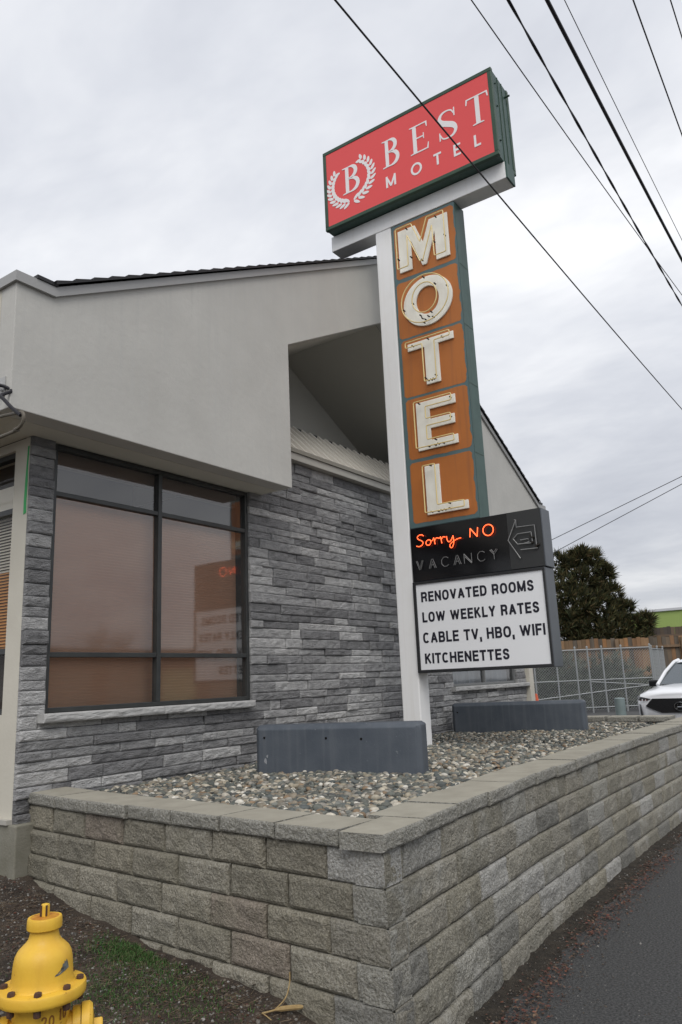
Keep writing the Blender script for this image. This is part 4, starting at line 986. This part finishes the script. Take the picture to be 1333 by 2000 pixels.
M_bark = mat('bark', (.09,.065,.045), .9, var=(.05,.035,.025), vscale=8, bump=.5)
TB = Vector((31.2,10.05,.42)); lat = Vector((.575,-.817,0)).normalized(); dep = Vector((.817,.575,0)).normalized()
tr_ = thing('evergreen_tree', 'dense dark evergreen tree rising behind the board fence', 'tree', tuple(TB))
crown = MB()
lumps = [(.4,5.7,.34),(.85,5.45,.36),(1.22,5.2,.28),(1.42,5.05,.16),(0,5.45,.40),(-.5,5.6,.38),(.3,4.8,.62),(1.0,4.5,.42),(1.5,4.3,.30),(1.75,3.65,.36),(2.12,3.6,.22),(2.3,2.95,.34),(2.8,3.05,.26),(2.65,2.55,.32),
         (1.0,3.5,.85),(.2,3.7,1.15),(1.6,2.6,.85),(.5,2.4,1.35),(-.8,3.8,1.35),(-1.0,2.4,1.5),(-1.3,4.9,.6),(.1,1.9,1.2),(2.0,2.0,.7),(-1.8,3.2,1.0),(.55,6.0,.14),(.15,5.85,.14),(.95,5.8,.12)]
for (u, h, r) in lumps:
    for _ in range(int(95*r**2)+22):
        d_ = Vector((random.gauss(0,1),random.gauss(0,1)-.35,random.gauss(0,1)+.15)).normalized(); rr_ = r*random.uniform(.45,1.0)*(1+.22*nv(u*3+d_.x*2.3,h+d_.z*2.3,d_.y*2,1.3))
        c_ = TB + lat*(u+d_.x*rr_) + dep*(d_.y*rr_*1.05) + Vector((0,0,h+d_.z*rr_))
        tuft(crown, c_, lat*d_.x+dep*d_.y+Vector((0,0,d_.z+.8)), random.uniform(.22,.50), 34, .022)
crown.build('crown', M_fol, tr_)
tk = MB(); tk.tube([TB+Vector((0,0,-.2)), TB+Vector((.05,0,1.2)), TB+Vector((.0,.1,2.8)), TB+Vector((.1,.1,4.6))], [.22,.18,.12,.04], 10)
for k in range(14):
    h = random.uniform(1.5,4.8); a = random.uniform(0,6.28); l_ = random.uniform(.7,1.4)
    tk.tube([TB+Vector((0,0,h)), TB+Vector((math.cos(a)*l_*.6,math.sin(a)*l_*.6,h+.25)), TB+Vector((math.cos(a)*l_,math.sin(a)*l_,h+.65))], [.05,.03,.012], 6)
tk.build('trunk', M_bark, tr_)
# shrubs in front of the board fence
M_shrub = mat('shrub_foliage', (.06,.075,.05), .85, island=[(.12,.138,.10),(.15,.165,.125),(.10,.118,.085),(.16,.172,.13)], ivar=.2)
M_shrub2 = mat('shrub_foliage_yellow', (.08,.09,.03), .85, island=[(.085,.095,.03),(.11,.115,.04),(.065,.08,.028)], ivar=.2)
def shrub(c, w_, h, m, label, n=60):
    c = Vector(c); root = thing('shrub', label, 'shrub', tuple(c), 'shrubs along the board fence'); k = MB()
    for _ in range(n*3):
        d_ = Vector((random.gauss(0,1),random.gauss(0,1),abs(random.gauss(0,1)))).normalized(); q_ = random.uniform(.45,1)
        tuft(k, c+lat*(d_.x*w_*q_)+dep*(d_.y*.6*q_)+Vector((0,0,d_.z*h*q_)), d_+Vector((0,0,.4)), .30, 26, .02)
    k.build('foliage', m, root)
    s_ = MB()
    for _ in range(5):
        a = random.uniform(-1,1); s_.tube([c+Vector((0,0,-.1)), c+lat*a*w_*.3+Vector((0,0,h*.45)), c+lat*a*w_*.6+Vector((0,0,h*.8))], [.025,.015,.006], 5)
    s_.build('stem', M_bark, root)
shrub((26.2,9.4,.34), 1.5, 1.95, M_shrub, 'tall grey green shrub behind the left part of the chain link gate', 190)
shrub((27.3,7.9,.34), 1.5, 1.75, M_shrub, 'grey green shrub behind the middle of the chain link gate', 170)
shrub((28.4,6.5,.34), .9, 1.25, M_shrub2, 'yellowish green shrub behind the right end of the chain link gate', 70)
shrub((30.0,4.95,.34), .9, 1.1, M_shrub2, 'low yellowish shrub behind the mirror of the white car', 60)
# cone, bollard, pedestal
cn = thing('traffic_cone', 'small orange traffic cone just beyond the far barrier', 'cone', (14.8,5.74,.0))
m = MB(); m.lathe([(.0,1.215),(.02,1.215),(.028,1.20),(.14,.56),(.14,.54)], (14.8,5.74,0), n=20); m.build('cone_body', mat('cone_orange', (.62,.10,.035), .5), cn)
m = MB(); m.box(14.62,14.98,5.56,5.92,.5,.54); m.build('cone_base', mat('cone_orange', (.62,.10,.035), .5), cn)
m = MB(); m.box(14.45,15.15,5.4,6.1,.008,.498); kb_ = m.build('concrete_plinth', M_conc, None, bevel=.01); tag(kb_, 'low concrete plinth under the orange traffic cone', 'plinth')
bo = MB(); bo.lathe([(.0,1.07),(.085,1.065),(.10,1.05),(.10,.0)], (15.8,4.42,0), n=24); tag(bo.build('bollard', mat('bollard_grey_green', (.20,.25,.25), .5, var=(.16,.20,.20), vscale=5)), 'round grey green steel bollard between the gate and the car', 'bollard')
pd = thing('utility_pedestal', 'grey green utility post with capped top beside the motel corner', 'utility post', (14.6,6.35,0))
m = MB(); m.box(14.5,14.72,6.22,6.46,.008,1.42); m.build('pedestal_body', mat('pedestal_green', (.17,.21,.19), .5), pd, bevel=.01)
m = MB(); m.box(14.48,14.74,6.20,6.48,1.422,1.50); m.tube([(14.6,6.30,1.5),(14.6,6.30,1.72)], .03, 8); m.tube([(14.6,6.40,1.5),(14.6,6.40,1.78)], .03, 8); m.build('pedestal_cap', mat('pedestal_green', (.17,.21,.19), .5), pd)

# =================================================================== WHITE SUV
car = thing('parked_car', 'white sport utility car nosed up behind the end of the planter', 'car', (17.3, 3.62, .115))
ang = R(-5); XB = Vector((math.cos(ang), math.sin(ang), 0)); YB = Vector((-XB.y, XB.x, 0)); O = Vector((17.3, 3.62, .115))
def CP(x, y, z): return O + XB*x + YB*y + Vector((0,0,z))
M_carw = mat('car_white_paint', (.78,.79,.81), .25, coat=.6, spec=.5)
M_cark = mat('car_black_trim', (.010,.011,.013), .3, spec=.5)
M_carg = mat('car_glass', (.045,.06,.068), .06, spec=.9, coat=.6)
M_chrome = mat('car_chrome', (.55,.56,.57), .15, metal=1)
body = MB()
stn = [(0,.70,.90,.985),(.05,.83,.93,1.0),(.18,.93,.97,1.035),(.45,.975,1.0,1.08),(.9,.985,1.03,1.12),(1.45,.99,1.06,1.15),(2.4,.995,1.06,1.12),(3.8,.99,1.08,1.13),(4.7,.93,1.06,1.12),(4.95,.80,.98,1.08)]
sec = []
for (x_, hw, hs, hc) in stn:
    low = .42 if x_ < .1 else .30
    sec.append([(0,hc),(hw*.45,hc-.006),(hw*.75,hc-.03),(hw*.92,hs-.02),(hw,hs-.14),(hw*1.0,.70),(hw*.985,.5),(hw*.93,low+.04),(hw*.8,low)])
vs = []; n = len(sec[0])
for (x_, *_), s_ in zip(stn, sec):
    for y_, z_ in s_: vs.append(CP(x_, y_, z_))
    for y_, z_ in reversed(s_[1:]): vs.append(CP(x_, -y_, z_))
m_ = 2*n-1
fs = [(i*m_+k, i*m_+(k+1)%m_, (i+1)*m_+(k+1)%m_, (i+1)*m_+k) for i in range(len(stn)-1) for k in range(m_)]
fs += [tuple(range(m_-1,-1,-1)), tuple(range((len(stn)-1)*m_, len(stn)*m_))]
body.add(vs, fs, True); bob = body.build('body', M_carw, car)
bv = bob.modifiers.new('bevel','BEVEL'); bv.width = .03; bv.segments = 3; bv.limit_method = 'ANGLE'; bv.angle_limit = R(50)
# greenhouse: glass core, roof and pillars
gh = [(1.30,.80,1.13),(2.25,.66,1.62),(3.9,.64,1.66),(4.85,.74,1.12)]
gl = MB(); gvs = []
for x_, hw, z_ in gh: gvs += [CP(x_, hw, z_), CP(x_, -hw, z_)]
gvs += [CP(2.25,.86,1.08), CP(2.25,-.86,1.08), CP(3.9,.86,1.1), CP(3.9,-.86,1.1)]
gl.add([gvs[i] for i in (0,1,3,2)], [(0,1,2,3)]); wsd = gl.build('windshield', M_carg, car)
g2 = MB(); g2.add([gvs[i] for i in (0,2,8)], [(0,1,2)]); g2.add([gvs[i] for i in (2,4,10,8)], [(0,1,2,3)]); g2.add([gvs[i] for i in (4,6,10)], [(0,1,2)])
g2.add([gvs[i] for i in (1,9,3)], [(0,1,2)]); g2.add([gvs[i] for i in (3,9,11,5)], [(0,1,2,3)]); g2.add([gvs[i] for i in (5,11,7)], [(0,1,2)]); g2.add([gvs[i] for i in (4,5,7,6)], [(0,1,2,3)])
g2.build('side_glass', M_carg, car)
rf = MB(); rv = []
for x_, hw, z_ in ((2.16,.66,1.605),(2.45,.69,1.675),(3.0,.69,1.70),(3.7,.68,1.69),(4.05,.63,1.635)):
    rv += [CP(x_, hw, z_-.03), CP(x_, hw*.8, z_), CP(x_, -hw*.8, z_), CP(x_, -hw, z_-.03)]
rf.add(rv, [(i*4+k, i*4+k+1, (i+1)*4+k+1, (i+1)*4+k) for i in range(4) for k in range(3)], True); rf.build('roof', M_carw, car)
for s_ in (1,-1):
    pl = MB(); pl.tube([CP(1.27,s_*.82,1.12), CP(1.75,s_*.765,1.40), CP(2.2,s_*.68,1.62), CP(2.5,s_*.66,1.665)], .038, 8); pl.build('pillar', M_carw, car); pl = MB(); pl.tube([CP(3.05,s_*.83,1.1), CP(3.05,s_*.68,1.66)], .035, 6); pl.build('pillar', M_carw, car); pl = MB(); pl.tube([CP(4.85,s_*.76,1.1), CP(3.95,s_*.66,1.64)], .04, 6); pl.build('pillar', M_carw, car)
    mi = MB(); c_ = CP(1.55, s_*.98, 1.16); mi.obox(c_, XB, YB, (0,0,1), .07, .115, .075); mo = mi.build('mirror', M_cark, car, bevel=.04, segs=3)
    ar = MB(); ar.tube([CP(1.66,s_*.86,1.08), CP(1.64,s_*1.0,1.13)], .022, 6); ar.build('mirror_arm', M_cark, mo)
    FX = lambda a, b, dd: CP(-dd+.0, s_*a, b)
    hl = MB(); hv = [(.57,.86,-.012),(.80,.905,.045),(.915,.93,.16),(.90,.83,.135),(.68,.80,.03)]
    hl.add([CP(x_-.012, s_*y_, z_) for y_, z_, x_ in hv], [(0,1,2,3,4)]); hlo = hl.build('headlight', mat('headlight_lens', (.10,.105,.11), .12, coat=.8), car)
    hd = MB()
    for y_ in (.66,.73,.80): hd.lathe([(0,.012),(.026,.01),(.026,0)], CP(.0+(y_-.6)*.16-.02, s_*y_, .845), -XB, 10)
    hd.build('lamp_lens', M_chrome, hlo)
    vt = MB(); vt.add([CP(.085,s_*.865,.76), CP(.05,s_*.83,.74), CP(.03,s_*.80,.47), CP(.075,s_*.86,.47)], [(0,1,2,3)]); vt.add([CP(.07,s_*.845,.76), CP(.04,s_*.82,.74), CP(.02,s_*.79,.47), CP(.06,s_*.85,.47)], [(0,1,2,3)]); vt.build('bumper_vent', M_cark, car)
gr = MB(); gp = [(.55,.865),(.70,.715),(.60,.66),(.38,.575),(-.38,.575),(-.60,.66),(-.70,.715),(-.55,.865)]
gr.prism(gp, lambda a, b, dd: CP(-dd, a, b), .005, .03); gro = gr.build('grille', mat('grille_black', (.008,.008,.009), .5, bump=.6, bscale=50), car)
em = MB(); em.tube([CP(-.045, .105*math.cos(a_*.2618), .70+.085*math.sin(a_*.2618)) for a_ in range(24)], .012, 6, closed=True)
em.tube([CP(-.045,.07,.635), CP(-.045,.028,.755)], .011, 6); em.tube([CP(-.045,-.07,.635), CP(-.045,-.028,.755)], .011, 6); em.tube([CP(-.045,.045,.69), CP(-.045,-.045,.69)], .009, 6); em.build('emblem', M_chrome, gro)
for x_ in (.95, 3.75):
    for s_ in (1,-1):
        wv = MB(); wv.lathe([(.20,-.12),(.34,-.12),(.365,-.09),(.365,.09),(.34,.12),(.20,.12)], CP(x_, s_*.86, .365), YB, 28); wo = wv.build('wheel', mat('tyre', (.015,.015,.015), .85), car)
        rmb = MB(); rmb.lathe([(.21,.10),(.20,.11),(.05,.09),(0,.09)], CP(x_, s_*.86, .365), YB*s_, 20); rmb.build('rim', M_chrome, wo)
lb = MB(); lb.obox(CP(.12,0,.38), XB, YB, (0,0,1), .10, .74, .07); lb.build('lower_bumper', M_cark, car, bevel=.03)

# =================================================================== GRASS, LITTER, LOOSE STONES
gs = MB()
def blade(x, y, h, w_):
    z_ = dirt_z(x, y)-.004; a = random.uniform(0,6.28); t = random.uniform(.1,.9)*h; b_ = random.uniform(0,6.28)
    w_ *= 1.2; dx, dy = math.cos(a)*w_, math.sin(a)*w_; lx, ly = math.cos(b_)*t, math.sin(b_)*t
    o = len(gs.v); gs.v += [(x-dx,y-dy,z_),(x+dx,y+dy,z_),(x+dx*.6+lx*.4,y+dy*.6+ly*.4,z_+h*.6),(x-dx*.6+lx*.4,y-dy*.6+ly*.4,z_+h*.6),(x+lx,y+ly,z_+h*.85)]
    gs.f += [(o,o+1,o+2,o+3),(o+3,o+2,o+4)]; gs.sm += [False]*2
for (cx, cy, sx, sy, n, h) in ((2.95,3.49,.085,.13,3200,.030),(2.80,3.05,.15,.20,1600,.024),(2.58,3.25,.13,.18,1500,.022),(2.62,2.85,.15,.2,500,.02),(2.3,2.9,.25,.3,600,.018),(2.2,3.6,.3,.4,400,.016),(3.0,3.05,.05,.1,120,.04),(3.1,2.2,.06,.10,60,.03)):
    for _ in range(n):
        x, y = random.gauss(cx, sx), random.gauss(cy, sy)
        if x < left_pt(y)-.12: blade(x, y, h*random.uniform(.4,1.2), .0022)
M_grass = mat('grass_blades', (.03,.08,.012), .7, island=[(.034,.095,.018),(.046,.12,.022),(.06,.105,.028),(.030,.076,.016),(.095,.105,.045)], ivar=.2)
tag(gs.build('grass', M_grass), 'thin patch of green grass on the bare dirt below the wall', 'grass', kind='stuff')
lf = MB()
def flake(mb, x, y, z_, s_, flat=.3):
    a = random.uniform(0,6.28); u = Vector((math.cos(a),math.sin(a),random.uniform(-flat,flat))).normalized(); v = Vector((-math.sin(a),math.cos(a),random.uniform(-flat,flat))).normalized()
    c_ = Vector((x,y,z_+s_*.25)); o = len(mb.v)
    mb.v += [tuple(c_-u*s_), tuple(c_-u*s_*.2-v*s_*.5), tuple(c_+u*s_*.9), tuple(c_-u*s_*.1+v*s_*.5+Vector((0,0,s_*.2)))]; mb.f.append((o,o+1,o+2,o+3)); mb.sm.append(False)
for _ in range(4200):
    x = 3.1 + 9.5*random.random()**1.3; y = 1.83 + (right_pt(x)-2.05) + random.gauss(0,.055)
    if nv(x, 0, 4, 1.6)+nv(x,0,1,5)*.5 > random.uniform(-.75,.3): flake(lf, x, y-.06, .012, random.uniform(.004,.016))
for _ in range(1500):
    y = random.uniform(2.0,4.9); x = left_pt(y)-.12-abs(random.gauss(0,.45)); flake(lf, x, y, dirt_z(x,y), random.uniform(.003,.012))
flake(lf, 3.0, 2.69, dirt_z(3.0,2.69)+.01, .03, .6); flake(lf, 3.01, 2.65, dirt_z(3.0,2.66)+.01, .025, .6)
tag(lf.build('leaf_litter', mat('dead_leaves', (.1,.03,.02), .8, island=[(.12,.040,.027),(.085,.034,.023),(.15,.062,.038),(.07,.036,.026),(.10,.056,.036),(.10,.033,.024),(.06,.038,.028),(.13,.085,.055)], ivar=.25)), 'red brown dead leaves gathered along the foot of the block wall', 'leaf litter', kind='stuff')
gv = []; gf = []
for _ in range(2600):
    x = random.uniform(3.0,12); y = 1.84 + (right_pt(x)-2.05) + random.gauss(0,.11); pebble(x, y, .008, random.uniform(.002,.007), I0)
for _ in range(5200): x = 3.0+7*random.random()**1.6; pebble(x, random.uniform(-.9,1.85), .001, random.uniform(.0015,.0038)*(1.5 if random.random() < .08 else 1), I0)
for _ in range(7500):
    y = random.uniform(1.8,5.2); x = left_pt(y)-.08-abs(random.gauss(0,.6)); pebble(x, y, dirt_z(x,y), random.uniform(.002,.0085)*(1.6 if random.random() < .06 else 1), I0)
me = bpy.data.meshes.new('loose_stones'); me.from_pydata(gv, [], gf); me.materials.append(mat('grit', (.1,.1,.1), .85, island=[(.10,.095,.085),(.06,.055,.05),(.15,.14,.125),(.08,.06,.045),(.09,.075,.06),(.05,.042,.034),(.07,.05,.038),(.055,.042,.032),(.12,.10,.08),(.09,.07,.05),(.24,.23,.215)], ivar=.2))
ls = bpy.data.objects.new('loose_stones', me); COL.objects.link(ls); tag(ls, 'scattered grit and small stones on the dirt and asphalt edge', 'grit', kind='stuff')
tg = MB()
for _ in range(3200):
    y = random.uniform(1.95,4.6); x = left_pt(y)-.10-abs(random.gauss(0,.45)); z_ = dirt_z(x,y)+.004; a = random.uniform(0,6.28); l_ = random.uniform(.012,.05)
    tg.tube([(x,y,z_),(x+math.cos(a)*l_,y+math.sin(a)*l_,z_+random.uniform(-.002,.008))], random.uniform(.0006,.0014), 3, caps=False)
tag(tg.build('twig_litter', mat('twig_brown', (.10,.07,.045), .9, island=[(.10,.07,.045),(.17,.13,.085),(.06,.042,.03)])), 'scatter of thin brown needles and twigs on the dirt', 'twigs', kind='stuff')
stw = MB(); zb = dirt_z(2.9,2.45)+.012
stw.tube(smooth_path([(2.84,2.50,zb),(2.90,2.44,zb+.01),(2.97,2.37,zb+.008)], 4), [.004]*4+[.011]*4+[.006], 8)
stw.tube(smooth_path([(2.88,2.47,zb),(2.955,2.46,zb+.03),(3.0,2.47,zb+.075),(3.01,2.475,zb+.12)], 5), .003, 6)
stw.tube(smooth_path([(2.84,2.5,zb),(2.82,2.47,zb+.01),(2.81,2.42,zb+.0)], 4), .0022, 6)
tag(stw.build('straw_stalk', mat('straw', (.36,.26,.12), .8, var=(.26,.17,.07), vscale=30)), 'dry tan straw stalk lying by the corner of the wall', 'straw')

# =================================================================== ACROSS THE STREET (seen in the glass)
sb_ = thing('shop_building', 'low brown shop across the street mirrored in the big window', 'building', (30,-30,0))
m = MB(); m.box(8,75,-46,-32,0,4.3); m.build('wall', mat('shop_wall', (.20,.12,.075), .8), sb_)
m = MB(); m.box(7.5,75.5,-32,-31.2,3.3,4.4); m.build('shop_fascia', mat('shop_fascia', (.13,.085,.06), .7), sb_)
for i in range(14):
    m = MB(); m.box(10+i*4.6, 13.4+i*4.6, -31.99,-31.9,.6,3.0); m.build('shop_window', mat('shop_glass', (.28,.25,.20), .2) if i % 3 else mat('shop_poster', (.62,.62,.30), .5), sb_)
bt = thing('bare_tree', 'bare winter tree across the street mirrored in the big window', 'tree', (55,-61,0))
bm_ = MB()
def branch(p_, d_, l_, r_, k):
    q_ = p_+d_*l_; bm_.tube([p_, (p_+q_)/2+Vector((random.uniform(-.1,.1),0,random.uniform(-.05,.1)))*l_, q_], [r_, r_*.8, r_*.6], 5, caps=False)
    if k:
        for _ in range(4 if k > 1 else 5):
            nd = (d_+Vector((random.uniform(-.8,.8),random.uniform(-.8,.8),random.uniform(-.15,.6)))).normalized(); branch(p_+d_*l_*random.uniform(.5,1), nd, l_*random.uniform(.55,.8), r_*.42, k-1)
branch(Vector((55,-61,0)), Vector((0,0,1)), 4.2, .26, 5)
bm_.build('branches', mat('bare_bark', (.14,.09,.06), .9), bt)
